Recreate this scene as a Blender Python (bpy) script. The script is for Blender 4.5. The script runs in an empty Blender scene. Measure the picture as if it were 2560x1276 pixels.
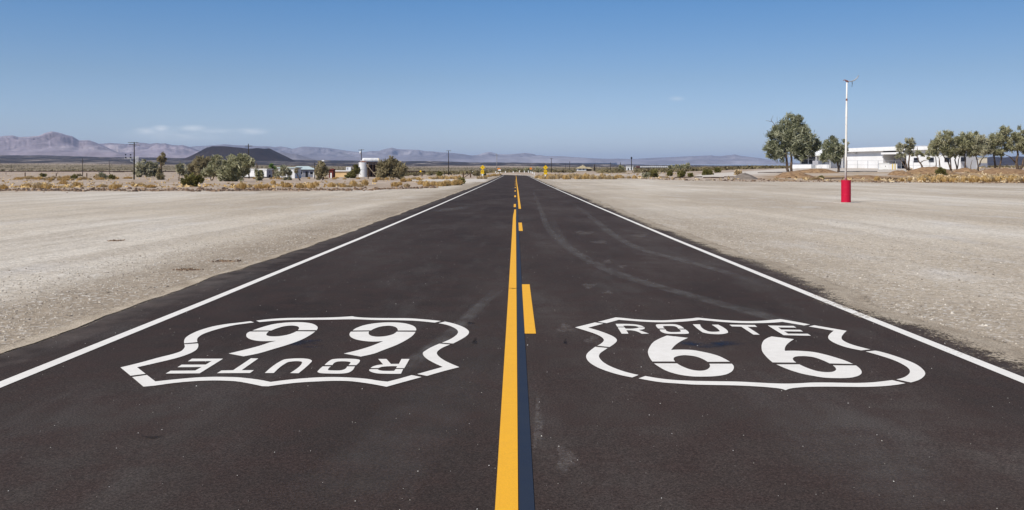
import bpy, math, random
import numpy as np
from mathutils import Vector
from mathutils.geometry import tessellate_polygon

random.seed(7)
rng = np.random.default_rng(11)
scene = bpy.context.scene
COL = scene.collection

# ------------------------------------------------------------------ camera model (metres, camera looks along +Y)
F, CX, CY, HC = 2150.0, 1289.0, 428.0, 1.5
KS = [-60, 4, 10, 20, 40, 75, 110, 200, 262, 300, 322, 345, 500]
KZ = [.05, .02, -.02, -.06, -.09, -.10, -.10, 0.0, .08, .13, .13, -.9, -3.0]


def prof(s):
    return np.interp(s, KS, KZ)


def ground_at(px, py):
    """photo point on the roadway -> ground x, y"""
    d = F * HC / (py - CY)
    for _ in range(12):
        d = F * (HC - float(prof(d))) / (py - CY)
    return (px - CX) / F * d, d


def W(px, py, d):
    return Vector(((px - CX) / F * d, d, HC + (CY - py) / F * d))


# ------------------------------------------------------------------ noise
def _hash(ix, iy, seed):
    h = (ix.astype(np.int64) * 374761393 + iy.astype(np.int64) * 668265263 + seed * 1442695041) & 0x7fffffff
    h = ((h ^ (h >> 13)) * 1274126177) & 0x7fffffff
    return ((h ^ (h >> 16)) & 0xffff) / 65535.0


def vnoise(x, y, seed=0):
    x = np.asarray(x, float); y = np.asarray(y, float)
    ix, iy = np.floor(x), np.floor(y)
    fx, fy = x - ix, y - iy
    fx = fx * fx * (3 - 2 * fx); fy = fy * fy * (3 - 2 * fy)
    a, b = _hash(ix, iy, seed), _hash(ix + 1, iy, seed)
    c, d = _hash(ix, iy + 1, seed), _hash(ix + 1, iy + 1, seed)
    return (a * (1 - fx) + b * fx) * (1 - fy) + (c * (1 - fx) + d * fx) * fy


def fbm(x, y, oct=4, seed=0):
    v, a, t = 0, .5, 0
    for o in range(oct):
        v = v + a * vnoise(np.asarray(x) * 2 ** o, np.asarray(y) * 2 ** o, seed + o * 17); t += a; a *= .5
    return v / t


def sstep(a, b, x):
    t = np.clip((np.asarray(x, float) - a) / (b - a), 0, 1)
    return t * t * (3 - 2 * t)


# ------------------------------------------------------------------ road axis: straight, then a bend
BEND, RAD = 258.0, 130.0


def road_sd(X, Y):
    """arc length and signed offset from the road axis"""
    X = np.asarray(X, float); Y = np.asarray(Y, float)
    th = np.arctan2(Y - BEND, X + RAD)
    r = np.hypot(X + RAD, Y - BEND)
    curved = (Y > BEND) & (X > -RAD)
    s = np.where(curved, BEND + RAD * th, np.where(Y > BEND, 1e4, Y))
    d = np.where(curved, r - RAD, np.where(Y > BEND, 1e4, X))
    return s, d


def road_xy(s, d):
    if s <= BEND:
        return d, s
    th = (s - BEND) / RAD
    return -RAD + (RAD + d) * math.cos(th), BEND + (RAD + d) * math.sin(th)


# ------------------------------------------------------------------ terrain, given as the slope lines the valley shows
TX = np.array([-900, 0, 600, 1000, 1150, 1289, 1420, 1650, 1900, 2000, 2200, 2560, 3500.])
TD = np.array([75, 120, 180, 260, 330, 400, 800, 1500, 2500, 4000, 6000.])
TY = np.array([
    [474, 467.4, 455.5, 447, 442.5, 439.5, 430, 419, 410, 398, 386],
    [474, 467.4, 455.5, 447, 442.5, 439.5, 430, 419, 410, 398, 388.5],
    [474, 467.4, 455.5, 447, 442.5, 439.5, 431, 421, 412, 405, 398],
    [474, 464, 453, 445.5, 441, 438.5, 431.5, 424, 417, 409, 403],
    [474, 458, 447.8, 441, 437, 435, 430, 424.5, 418, 411, 405],
    [474, 456.7, 446.5, 439.0, 434, 431.5, 428, 423.5, 418, 412, 407],
    [474, 456.7, 446.5, 438.5, 434, 432, 427.5, 423, 418, 414, 409],
    [474, 456, 445, 436, 432, 430, 424.5, 421, 418, 416, 413],
    [474, 455.5, 433, 425, 422.5, 421, 418, 417, 416.2, 415.6, 415],
    [474, 455.5, 432, 421.5, 421, 420.5, 418, 417, 416, 415.4, 415],
    [474, 456, 432, 420.5, 420.5, 420, 418, 417, 416, 415, 414],
    [474, 456.5, 432, 420.5, 420.5, 420, 418, 417, 416, 415, 414],
    [474, 456.5, 432, 420.5, 420.5, 420, 418, 417, 416, 415, 414]])
LTD = np.log(TD)


def terr(X, Y):
    X = np.asarray(X, float); Y = np.asarray(Y, float)
    Yc = np.clip(Y, TD[0], TD[-1])
    px = np.clip(CX + F * X / np.maximum(Y, 20), TX[0], TX[-1])
    i = np.clip(np.searchsorted(TX, px, 'right') - 1, 0, len(TX) - 2)
    u = (px - TX[i]) / (TX[i + 1] - TX[i])
    l = np.log(Yc)
    j = np.clip(np.searchsorted(LTD, l, 'right') - 1, 0, len(TD) - 2)
    v = (l - LTD[j]) / (LTD[j + 1] - LTD[j])
    y = (TY[i, j] * (1 - u) + TY[i + 1, j] * u) * (1 - v) + (TY[i, j + 1] * (1 - u) + TY[i + 1, j + 1] * u) * v
    z = HC + (CY - y) * Yc / F
    z = np.where(Y < TD[0], prof(Y) - .03 + .0 * X, z)
    # lumps of the lava field
    lump = sstep(2300, 3200, Y)
    z = z + lump * (fbm(X / 260, Y / 420, 4, 3) - .5) * 16 * np.clip(Y / 6000, .3, 1)
    s, d = road_sd(X, Y)
    w = sstep(5.2, 14, np.abs(d)) if True else 0
    w = np.where(s > 1000, 1, w)
    zr = prof(s) - .035
    z = np.where(w < 1, zr * (1 - w) + z * w, z)
    # small relief off the road
    rel = sstep(5.5, 9, np.abs(d)) * (fbm(X / 2.3, Y / 2.3, 3, 5) - .5) * .05
    return z + rel * np.clip(Y / 20, .4, 1.5)


def tz(x, y):
    return float(terr(np.array([x]), np.array([y]))[0])


def stand(px, py):
    """where a thing whose foot shows at this photo point stands on the terrain"""
    d = np.geomspace(22.0, 6000.0, 2200)
    x = (px - CX) / F * d
    z = terr(x, d)
    yy = CY - (z - HC) * F / d
    hit = np.nonzero(yy <= py)[0]
    i = int(hit[0]) if len(hit) else len(d) - 1
    return Vector((float(x[i]), float(d[i]), float(z[i])))


# ------------------------------------------------------------------ materials
def new_mat(name):
    m = bpy.data.materials.new(name); m.use_nodes = True
    nt = m.node_tree
    b = nt.nodes['Principled BSDF']
    return m, nt, b


def N(nt, t, **kw):
    n = nt.nodes.new(t)
    for k, v in kw.items():
        setattr(n, k, v)
    return n


def L(nt, a, b):
    nt.links.new(a, b)


def tex(nt, scale, detail=4, rough=.55, stretch=(1, 1, 1), kind='noise', coord='Object'):
    tc = N(nt, 'ShaderNodeTexCoord'); mp = N(nt, 'ShaderNodeMapping')
    mp.inputs['Scale'].default_value = stretch
    L(nt, tc.outputs[coord], mp.inputs['Vector'])
    if kind == 'noise':
        n = N(nt, 'ShaderNodeTexNoise'); n.inputs['Scale'].default_value = scale
        n.inputs['Detail'].default_value = detail; n.inputs['Roughness'].default_value = rough
        L(nt, mp.outputs[0], n.inputs['Vector'])
        return n.outputs['Fac']
    n = N(nt, 'ShaderNodeTexVoronoi'); n.inputs['Scale'].default_value = scale
    L(nt, mp.outputs[0], n.inputs['Vector'])
    return n.outputs['Color'] if kind == 'cell' else n.outputs['Distance']


def ramp(nt, fac, stops):
    r = N(nt, 'ShaderNodeValToRGB')
    e = r.color_ramp.elements
    while len(e) < len(stops):
        e.new(.5)
    for i, (p, c) in enumerate(stops):
        e[i].position = p
        e[i].color = (c, c, c, 1) if isinstance(c, (int, float)) else (*c, 1)
    if fac is not None:
        L(nt, fac, r.inputs[0])
    return r.outputs[0]


def mix(nt, fac, a, b, mode='MIX'):
    m = N(nt, 'ShaderNodeMix', data_type='RGBA', blend_type=mode)
    for sock, v in ((m.inputs[0], fac), (m.inputs[6], a), (m.inputs[7], b)):
        if isinstance(v, (int, float)):
            sock.default_value = v
        elif isinstance(v, tuple):
            sock.default_value = (*v, 1)
        else:
            L(nt, v, sock)
    return m.outputs[2]


def math_(nt, op, a, b=0.0, clamp=False):
    m = N(nt, 'ShaderNodeMath', operation=op, use_clamp=clamp)
    for s, v in ((m.inputs[0], a), (m.inputs[1], b)):
        if isinstance(v, (int, float)):
            s.default_value = v
        else:
            L(nt, v, s)
    return m.outputs[0]


def attr(nt, name):
    a = N(nt, 'ShaderNodeAttribute'); a.attribute_name = name
    return a.outputs['Fac']


def bump(nt, b, h, strength, dist=.02):
    n = N(nt, 'ShaderNodeBump'); n.inputs['Strength'].default_value = strength
    n.inputs['Distance'].default_value = dist
    L(nt, h, n.inputs['Height']); L(nt, n.outputs[0], b.inputs['Normal'])


def simple(name, c1, c2=None, scale=3, rough=.85, spec=.3, stretch=(1, 1, 1), metal=0, lo=.35, hi=.65, bmp=0):
    m, nt, b = new_mat(name)
    c2 = c2 or tuple(x * .7 for x in c1)
    n = tex(nt, scale, 5, .6, stretch)
    L(nt, ramp(nt, n, [(lo, c2), (hi, c1)]), b.inputs['Base Color'])
    b.inputs['Roughness'].default_value = rough
    b.inputs['Specular IOR Level'].default_value = spec
    b.inputs['Metallic'].default_value = metal
    if bmp:
        bump(nt, b, n, bmp)
    return m


def leafy(name, dark, mid, light, trans=.25):
    m, nt, b = new_mat(name)
    c = ramp(nt, attr(nt, 'v'), [(0, dark), (.5, mid), (1, light)])
    L(nt, c, b.inputs['Base Color'])
    b.inputs['Roughness'].default_value = .8
    b.inputs['Specular IOR Level'].default_value = .15
    t = N(nt, 'ShaderNodeBsdfTranslucent'); L(nt, c, t.inputs[0])
    ms = N(nt, 'ShaderNodeMixShader'); ms.inputs[0].default_value = trans
    out = nt.nodes['Material Output']
    L(nt, b.outputs[0], ms.inputs[1]); L(nt, t.outputs[0], ms.inputs[2]); L(nt, ms.outputs[0], out.inputs[0])
    return m


MT = {}
MT['bark'] = simple('bark', (.16, .11, .075), (.05, .034, .024), 6, stretch=(1, 1, .3))
MT['bark_pale'] = simple('bark_pale', (.34, .27, .2), (.17, .13, .09), 6)
MT['pole'] = simple('weathered_pole_wood', (.05, .038, .03), (.025, .019, .015), 4, stretch=(2, 2, .2))
MT['pole_grey'] = simple('grey_pole_wood', (.34, .32, .31), (.2, .19, .18), 4)
MT['wood'] = simple('old_brown_wood', (.13, .075, .045), (.05, .03, .018), 5)
MT['timber'] = simple('dark_timber_and_bank_shade', (.06, .032, .02), (.022, .013, .009), 4)  # also colours the strips that stand in for shade along the bank
MT['white'] = simple('white_paint', (.80, .80, .80), (.68, .68, .67), .6)
MT['wall_white'] = simple('white_stucco', (.74, .74, .75), (.66, .66, .66), .25)
MT['grey'] = simple('grey_paint_and_shade', (.40, .40, .43), (.33, .33, .36), .5)
MT['galv'] = simple('galvanised_steel', (.42, .43, .45), (.3, .31, .32), 3, rough=.5, metal=.3)
MT['glass'] = simple('dark_window_glass', (.012, .014, .025), (.006, .007, .01), 1, rough=.15, spec=.5)
MT['black'] = simple('black_paint', (.02, .02, .024), (.012, .012, .014), 3)
MT['rust'] = simple('rust', (.26, .09, .05), (.12, .045, .03), 8)
MT['yellow_sign'] = simple('yellow_sign_face', (.82, .52, .012), (.74, .46, .01), 2, rough=.5)
MT['orange_sign'] = simple('orange_sign_face', (.72, .25, .02), (.62, .2, .015), 2, rough=.5)
MT['yellow_post'] = simple('yellow_bollard_paint', (.70, .5, .05), (.55, .4, .08), 3)
MT['teal'] = simple('teal_paint', (.055, .22, .20), (.04, .17, .16), 1.2)
MT['tan_wall'] = simple('tan_stucco', (.78, .54, .28), (.68, .46, .23), .6)
MT['cream'] = simple('cream_wall', (.62, .55, .43), (.5, .45, .35), .6)
MT['red_wall'] = simple('red_boards', (.15, .022, .016), (.09, .016, .012), 2)
MT['roof_teal'] = simple('pale_green_metal_roof', (.50, .58, .57), (.42, .50, .50), .6, rough=.5)
MT['roof_tan'] = simple('tan_shingle_roof', (.42, .35, .22), (.33, .27, .17), 1.5)
MT['blue_wall'] = simple('slate_blue_siding', (.24, .25, .30), (.20, .21, .25), .7)
MT['loco'] = simple('dark_red_engine', (.18, .04, .03), (.1, .03, .025), .5)
MT['concrete'] = simple('concrete_pad', (.45, .41, .35), (.36, .33, .28), 3)
MT['drum'] = simple('crimson_drum_paint', (.56, .008, .045), (.47, .008, .04), 3, rough=.55, lo=.2, hi=.5)

MT['tamarisk'] = leafy('tamarisk_leaves', (.13, .13, .065), (.36, .35, .20), (.60, .57, .39), .3)
MT['tamarisk_grey'] = leafy('grey_green_leaves', (.15, .145, .085), (.38, .365, .235), (.62, .58, .42), .3)
MT['bigtree'] = leafy('dark_green_leaves', (.07, .08, .04), (.265, .275, .165), (.56, .56, .40), .35)
MT['brown_leaf'] = leafy('brown_grey_leaves', (.14, .115, .065), (.33, .28, .16), (.50, .43, .27), .3)
MT['olive'] = leafy('olive_creosote_leaves', (.07, .065, .02), (.19, .175, .055), (.34, .30, .12), .3)
MT['palm'] = leafy('palm_leaves', (.035, .07, .016), (.12, .2, .045), (.28, .38, .13), .3)
MT['gold'] = leafy('gold_dry_grass', (.30, .18, .065), (.66, .45, .18), (.85, .66, .36), .2)
MT['straw'] = leafy('straw_dry_grass', (.3, .21, .11), (.58, .44, .25), (.76, .62, .41), .2)
MT['brush'] = leafy('desert_brush', (.08, .066, .03), (.17, .138, .07), (.29, .24, .135), .15)


# ------------------------------------------------------------------ mesh building
class MB:
    def __init__(self):
        self.v, self.f = [], []

    def box(self, c, sx, sy, sz, rz=0.0, rx=0.0):
        """box centred at c (centre of its base when given z as the base)"""
        n = len(self.v)
        cr, sr = math.cos(rz), math.sin(rz)
        for z in (0, sz):
            for x, y in ((-sx / 2, -sy / 2), (sx / 2, -sy / 2), (sx / 2, sy / 2), (-sx / 2, sy / 2)):
                self.v.append((c[0] + x * cr - y * sr, c[1] + x * sr + y * cr, c[2] + z))
        self.f += [(n, n + 3, n + 2, n + 1), (n + 4, n + 5, n + 6, n + 7)]
        for k in range(4):
            a, b = n + k, n + (k + 1) % 4
            self.f.append((a, b, b + 4, a + 4))
        return self

    def prism(self, base, top):
        """solid between two rings of the same length"""
        n = len(self.v); k = len(base)
        self.v += [tuple(p) for p in base] + [tuple(p) for p in top]
        self.f.append(tuple(range(n + k - 1, n - 1, -1))); self.f.append(tuple(range(n + k, n + 2 * k)))
        for i in range(k):
            a, b = n + i, n + (i + 1) % k
            self.f.append((a, b, b + k, a + k))
        return self

    def tube(self, pts, radii, n=8, cap=True):
        pts = [Vector(p) for p in pts]
        if isinstance(radii, (int, float)):
            radii = [radii] * len(pts)
        rings = []
        for i, p in enumerate(pts):
            t = (pts[min(i + 1, len(pts) - 1)] - pts[max(i - 1, 0)]).normalized()
            a = t.orthogonal().normalized(); b = t.cross(a)
            st = len(self.v)
            for k in range(n):
                an = 2 * math.pi * k / n
                self.v.append(tuple(p + (a * math.cos(an) + b * math.sin(an)) * radii[i]))
            rings.append(st)
        for i in range(len(rings) - 1):
            r0, r1 = rings[i], rings[i + 1]
            # keep the two rings lined up
            off = min(range(n), key=lambda o: sum((Vector(self.v[r0 + k]) - pts[i] - Vector(self.v[r1 + (k + o) % n]) + pts[i + 1]).length for k in (0, n // 3)))
            for k in range(n):
                self.f.append((r0 + k, r0 + (k + 1) % n, r1 + (k + 1 + off) % n, r1 + (k + off) % n))
        if cap:
            self.f.append(tuple(range(rings[0] + n - 1, rings[0] - 1, -1)))
            self.f.append(tuple(range(rings[-1], rings[-1] + n)))
        return self

    def poly(self, pts3, thick=None):
        n = len(self.v)
        tris = tessellate_polygon([[Vector((p[0], p[1], 0)) for p in pts3]])
        self.v += [tuple(p) for p in pts3]
        for t in tris:
            a, b, c = (Vector(pts3[i]) for i in t)
            nz = (b - a).cross(c - a).z
            self.f.append(tuple(n + i for i in (t if nz > 0 else t[::-1])))
        return self

    def build(self, name, m, parent=None, origin=None, smooth=False, vattr=None):
        if origin is None:
            origin = root_loc(parent) if parent else Vector((0, 0, 0))
        me = bpy.data.meshes.new(name)
        me.from_pydata([(p[0] - origin[0], p[1] - origin[1], p[2] - origin[2]) for p in self.v], [], self.f)
        me.update()
        return link(name, me, m, parent, smooth, loc=None if parent else origin)


def root_loc(o):
    while o.parent:
        o = o.parent
    return o.location.copy()


def link(name, me, m, parent=None, smooth=False, loc=None):
    if m:
        me.materials.append(MT[m] if isinstance(m, str) else m)
    if smooth:
        me.polygons.foreach_set('use_smooth', [True] * len(me.polygons))
    o = bpy.data.objects.new(name, me)
    COL.objects.link(o)
    if parent:
        o.parent = parent
    if loc is not None:
        o.location = loc
    return o


def quads_mesh(name, P, val=None):
    """P: (n,4,3) array of quads -> mesh, one value per quad in the attribute v"""
    n = len(P)
    me = bpy.data.meshes.new(name)
    me.vertices.add(n * 4); me.loops.add(n * 4); me.polygons.add(n)
    me.vertices.foreach_set('co', P.reshape(-1).astype(np.float32))
    me.loops.foreach_set('vertex_index', np.arange(n * 4, dtype=np.int32))
    me.polygons.foreach_set('loop_start', np.arange(0, n * 4, 4, dtype=np.int32))
    me.polygons.foreach_set('loop_total', np.full(n, 4, dtype=np.int32))
    if val is not None:
        a = me.attributes.new('v', 'FLOAT', 'POINT')
        a.data.foreach_set('value', np.repeat(val, 4).astype(np.float32))
    me.update(); me.validate()
    return me


def grid_mesh(name, V, nr, nc, attrs=None, smooth=True, wrap=False):
    """V: (nr*nc,3) row-major"""
    me = bpy.data.meshes.new(name)
    r, c = np.meshgrid(np.arange(nr - 1), np.arange(nc if wrap else nc - 1), indexing='ij')
    c2 = (c + 1) % nc
    q = np.stack([r * nc + c, r * nc + c2, (r + 1) * nc + c2, (r + 1) * nc + c], -1).reshape(-1, 4)
    n = len(q)
    me.vertices.add(len(V)); me.loops.add(n * 4); me.polygons.add(n)
    me.vertices.foreach_set('co', np.asarray(V, np.float32).reshape(-1))
    me.loops.foreach_set('vertex_index', q.reshape(-1).astype(np.int32))
    me.polygons.foreach_set('loop_start', np.arange(0, n * 4, 4, dtype=np.int32))
    me.polygons.foreach_set('loop_total', np.full(n, 4, dtype=np.int32))
    me.polygons.foreach_set('use_smooth', [smooth] * n)
    for k, a in (attrs or {}).items():
        at = me.attributes.new(k, 'FLOAT', 'POINT'); at.data.foreach_set('value', np.asarray(a, np.float32).reshape(-1))
    me.update(); me.validate()
    return me


def thing(name, label, cat, loc, group=None):
    o = bpy.data.objects.new(name, None); COL.objects.link(o)
    o.empty_display_size = .3
    o.location = loc
    return tag(o, label, cat, group)


def tag(o, label, cat, group=None):
    o['label'] = label; o['category'] = cat
    if group:
        o['group'] = group
    return o


def struct(o, label=None, kind='structure'):
    o['kind'] = kind
    if label:
        o['label'] = label
    return o

# ------------------------------------------------------------------ camera, sun, sky
cam = bpy.data.cameras.new('camera')
cam.sensor_width = 36; cam.sensor_fit = 'HORIZONTAL'
cam.lens = F / 2560 * 36
cam.shift_x = -(CX - 1280) / 2560
cam.shift_y = -(638 - CY) / 2560
cam.clip_start = .1; cam.clip_end = 120000
co = bpy.data.objects.new('camera', cam); COL.objects.link(co)
co.location = (0, 0, HC); co.rotation_euler = (math.radians(90), 0, 0)
scene.camera = co

SUN_EL = math.radians(46)
sd = Vector((-.66, -.60, 0)).normalized() * math.cos(SUN_EL) + Vector((0, 0, math.sin(SUN_EL)))
sun = bpy.data.lights.new('sun', 'SUN'); sun.energy = 5.0; sun.angle = math.radians(.53); sun.color = (1, .93, .815)
so = bpy.data.objects.new('sun', sun); COL.objects.link(so)
so.rotation_euler = (-sd).to_track_quat('-Z', 'Y').to_euler()

world = bpy.data.worlds.new('World'); scene.world = world; world.use_nodes = True
nt = world.node_tree
bg = nt.nodes['Background']
SKYG = [(0, (1.02, 1.15, 1.58)), (.036, (.99, 1.12, 1.53)), (.105, (.80, .96, 1.23)), (.191, (.54, .88, 1.24)), (.4, (.45, .8, 1.2))]
sky = N(nt, 'ShaderNodeTexSky'); sky.sky_type = 'NISHITA'; sky.sun_disc = False
sky.sun_elevation = SUN_EL; sky.sun_rotation = math.atan2(sd.x, sd.y)
sky.altitude = 200; sky.air_density = 1.0; sky.dust_density = .5; sky.ozone_density = 1.0
bg.inputs['Strength'].default_value = .085
tc = N(nt, 'ShaderNodeTexCoord')
sp = N(nt, 'ShaderNodeSeparateXYZ'); L(nt, tc.outputs['Generated'], sp.inputs[0])
uu = math_(nt, 'DIVIDE', sp.outputs[0], sp.outputs[1]); vv = math_(nt, 'DIVIDE', sp.outputs[2], sp.outputs[1])
cv = N(nt, 'ShaderNodeCombineXYZ'); L(nt, uu, cv.inputs[0]); L(nt, vv, cv.inputs[1])
mp = N(nt, 'ShaderNodeMapping'); mp.inputs['Scale'].default_value = (16, 75, 1); L(nt, cv.outputs[0], mp.inputs[0])
cn = N(nt, 'ShaderNodeTexNoise'); cn.inputs['Scale'].default_value = 1; cn.inputs['Detail'].default_value = 6
cn.inputs['Roughness'].default_value = .6; L(nt, mp.outputs[0], cn.inputs[0])


def blob(u0, v0, ru, rv):
    a = math_(nt, 'DIVIDE', math_(nt, 'SUBTRACT', uu, u0), ru); b = math_(nt, 'DIVIDE', math_(nt, 'SUBTRACT', vv, v0), rv)
    r = math_(nt, 'ADD', math_(nt, 'MULTIPLY', a, a), math_(nt, 'MULTIPLY', b, b))
    return math_(nt, 'SUBTRACT', 1.0, math_(nt, 'SQRT', r), clamp=True)


def uv_(px, py):
    return (px - CX) / F, (CY - py) / F


cl = None
for px, py, rx, ry, k in ((365, 329, 42, 12, 1.0), (402, 323, 30, 12, .9), (482, 322, 42, 11, 1.15), (545, 329, 70, 9, .75),
                          (625, 329, 55, 11, .75), (460, 338, 190, 26, .45), (1691, 247, 24, 8, .42)):
    u, v = uv_(px, py)
    c = math_(nt, 'MULTIPLY', blob(u, v, rx / F, ry / F), k)
    cl = c if cl is None else math_(nt, 'MAXIMUM', cl, c)
cf = math_(nt, 'MULTIPLY', cl, math_(nt, 'MULTIPLY', math_(nt, 'SUBTRACT', cn.outputs[0], .30), 3.4), clamp=True)
front = math_(nt, 'GREATER_THAN', sp.outputs[1], 0.0)
cf = math_(nt, 'MULTIPLY', math_(nt, 'MULTIPLY', cf, front), .8)
nz2 = N(nt, 'ShaderNodeVectorMath', operation='NORMALIZE'); L(nt, tc.outputs['Generated'], nz2.inputs[0])
sz2 = N(nt, 'ShaderNodeSeparateXYZ'); L(nt, nz2.outputs[0], sz2.inputs[0])
gain = N(nt, 'ShaderNodeValToRGB'); ge = gain.color_ramp.elements
while len(ge) < len(SKYG):
    ge.new(.5)
for e_, (p_, c_) in zip(ge, SKYG):
    e_.position = p_; e_.color = (*[q_ / 2 for q_ in c_], 1)
L(nt, sz2.outputs[2], gain.inputs[0])
skyc = mix(nt, 1.0, mix(nt, 1.0, sky.outputs[0], gain.outputs[0], 'MULTIPLY'), (2.0, 2.0, 2.0), 'MULTIPLY')
lp = mix(nt, cf, skyc, (11.6, 11.9, 12.1))
sx2 = math_(nt, 'SUBTRACT', 1.0, math_(nt, 'MULTIPLY', math_(nt, 'MAXIMUM', sz2.outputs[0], 0.0), .27))
vs = N(nt, 'ShaderNodeVectorMath', operation='SCALE'); L(nt, lp, vs.inputs[0]); L(nt, sx2, vs.inputs['Scale'])
L(nt, vs.outputs[0], bg.inputs['Color'])

scene.view_settings.view_transform = 'Standard'; scene.view_settings.look = 'None'
scene.view_settings.gamma = 1; scene.view_settings.exposure = 0; scene.view_settings.use_curve_mapping = False
scene.render.engine = 'CYCLES'
scene.cycles.use_denoising = True
scene.cycles.max_bounces = 5; scene.cycles.diffuse_bounces = 2; scene.cycles.glossy_bounces = 2
scene.cycles.transparent_max_bounces = 12; scene.cycles.volume_bounces = 0; scene.cycles.transmission_bounces = 2

# ------------------------------------------------------------------ ground sheet
ang = np.concatenate([np.arange(-180, -40, 5.0), np.arange(-40, 40.001, .13), np.arange(45, 180, 5.0)])
rad = np.concatenate([[.3, .6], np.geomspace(1, 9000, 420), np.geomspace(9500, 25000, 10)])
R_, A_ = np.meshgrid(rad, np.radians(ang), indexing='ij')
GX, GY = R_ * np.sin(A_), R_ * np.cos(A_)
GZ = terr(GX, GY)
GZ = np.where(GY < 2, prof(np.full_like(GY, 2.0)) - .035, GZ)
far = sstep(6200, 9000, GY)
GZ = GZ * (1 - far) + far * np.minimum(GZ, 12)
gs, gd = road_sd(GX, GY)
GP = CX + F * GX / np.maximum(GY, 1)
GPY = CY - (GZ - HC) * F / np.maximum(GY, 1)
nz = fbm(GX / 6, GY / 6, 4, 21) - .5
lim = np.where(GX < 0, np.interp(GP, [-900, 900, 1060, 1160], [69, 71, 84, 105]), np.interp(GP, [1340, 1560, 1640, 1700, 1850, 2560], [165, 170, 155, 138, 124, 113]))
scrub = sstep(-2, 4, GY - lim + nz * 14)
scrub = np.where(np.abs(gd) < 9 + nz * 3, scrub * sstep(7, 11, np.abs(gd)), scrub)
lava = sstep(2300, 2900, GY + (fbm(GX / 700, GY / 900, 4, 31) - .5) * 1800)
soil = sstep(1880, 1960, GP) * sstep(0, 6, GY - lim) * (1 - sstep(185, 205, GY + nz * 20)) * sstep(.36, .56, fbm(GX / 9, GY / 14, 3, 9) + .12)


def band(x0, y0a, y0b, x1, y1a, y1b, soft=1.2):
    t = np.clip((GP - x0) / (x1 - x0), 0, 1)
    ya, yb = y0a + (y1a - y0a) * t, y0b + (y1b - y0b) * t
    return sstep(-soft, soft, GPY - ya + nz * 2) * sstep(-soft, soft, yb - GPY + nz * 2) * sstep(x0 - 8, x0 + 12, GP) * sstep(-12, 8, x1 - GP) * (GY > 30)


veg = sstep(430, 760, np.where(GP < 480, GY - 360, GY)) * (1 - sstep(2150, 2500, GY + (fbm(GX / 300, GY / 300, 3, 33) - .5) * 500)) * sstep(.28, .5, fbm(GX / 90, GY / 240, 4, 35) + .12)
pale = np.maximum.reduce([band(1740, 437, 446, 1990, 420, 431), band(1990, 421, 433, 2340, 421, 430) * .8, band(1000, 449.5, 452, 1215, 447.5, 455),
                          band(1480, 436.5, 438.5, 1660, 437, 439), band(60, 481.5, 484.5, 640, 481, 483, .8) * .8, band(1880, 434, 440, 2250, 433, 439) * .5])
gm = grid_mesh('ground', np.stack([GX, GY, GZ], -1).reshape(-1, 3), len(rad), len(ang),
               dict(rd=np.clip(gd, -60, 60), scrub=scrub, lava=lava, soil=soil, pale=pale, veg=veg), wrap=True)

m, nt, b = new_mat('desert_ground')
big = tex(nt, .09, 5, .6, (1, .35, 1)); midn = tex(nt, .55, 5, .62, (1, .45, 1)); fin = tex(nt, 7, 4, .7); grit = tex(nt, 34, 3, .75)
streak = tex(nt, .8, 5, .6, (1, .035, 1))
lot = ramp(nt, big, [(.38, (.425, .355, .27)), (.5, (.55, .475, .375)), (.62, (.64, .58, .49))])
lot = mix(nt, ramp(nt, streak, [(.44, 0), (.62, .65)]), lot, (.43, .37, .295))
lot = mix(nt, ramp(nt, midn, [(.55, 0), (.72, .55)]), lot, (.62, .59, .55))
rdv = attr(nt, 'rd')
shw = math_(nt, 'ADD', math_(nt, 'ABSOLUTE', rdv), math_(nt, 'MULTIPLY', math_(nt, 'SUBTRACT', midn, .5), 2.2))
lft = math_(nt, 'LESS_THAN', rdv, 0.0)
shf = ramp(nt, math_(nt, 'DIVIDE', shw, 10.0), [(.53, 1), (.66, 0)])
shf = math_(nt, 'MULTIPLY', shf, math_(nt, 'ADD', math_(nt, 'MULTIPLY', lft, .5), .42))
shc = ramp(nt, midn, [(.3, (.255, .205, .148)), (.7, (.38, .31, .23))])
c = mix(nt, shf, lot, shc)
# loose stones: dark and light specks
cell = tex(nt, 26, kind='cell'); cellb = tex(nt, 70, kind='cell')
spk = N(nt, 'ShaderNodeSeparateColor'); L(nt, cell, spk.inputs[0])
spb = N(nt, 'ShaderNodeSeparateColor'); L(nt, cellb, spb.inputs[0])
dens = ramp(nt, tex(nt, .8, 4, .6), [(.35, .35), (.62, 1)])
dk = math_(nt, 'MULTIPLY', ramp(nt, spk.outputs[0], [(.74, 0), (.92, .55)]), dens)
lt = math_(nt, 'MULTIPLY', ramp(nt, spk.outputs[1], [(.80, 0), (.94, .75)]), dens)
c = mix(nt, dk, c, (.16, .13, .10)); c = mix(nt, lt, c, (.68, .64, .58))
c = mix(nt, ramp(nt, spb.outputs[0], [(.62, 0), (1, .42)]), c, (.2, .165, .125))
c = mix(nt, 1.0, c, ramp(nt, fin, [(.25, .74), (.5, 1.0), (.75, 1.16)]), 'MULTIPLY')
c = mix(nt, 1.0, c, ramp(nt, grit, [(.3, .8), (.7, 1.16)]), 'MULTIPLY')
scb = ramp(nt, tex(nt, .22, 5, .65, (1, .4, 1)), [(.32, (.235, .17, .115)), (.5, (.41, .325, .25)), (.66, (.49, .41, .335))])
scb = mix(nt, 1.0, scb, ramp(nt, midn, [(.3, .8), (.7, 1.12)]), 'MULTIPLY')
c = mix(nt, attr(nt, 'scrub'), c, scb)
c = mix(nt, math_(nt, 'MULTIPLY', attr(nt, 'veg'), .88), c, ramp(nt, tex(nt, .05, 5, .7), [(.35, (.12, .095, .05)), (.55, (.20, .16, .095)), (.68, (.38, .31, .22))]))
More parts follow.
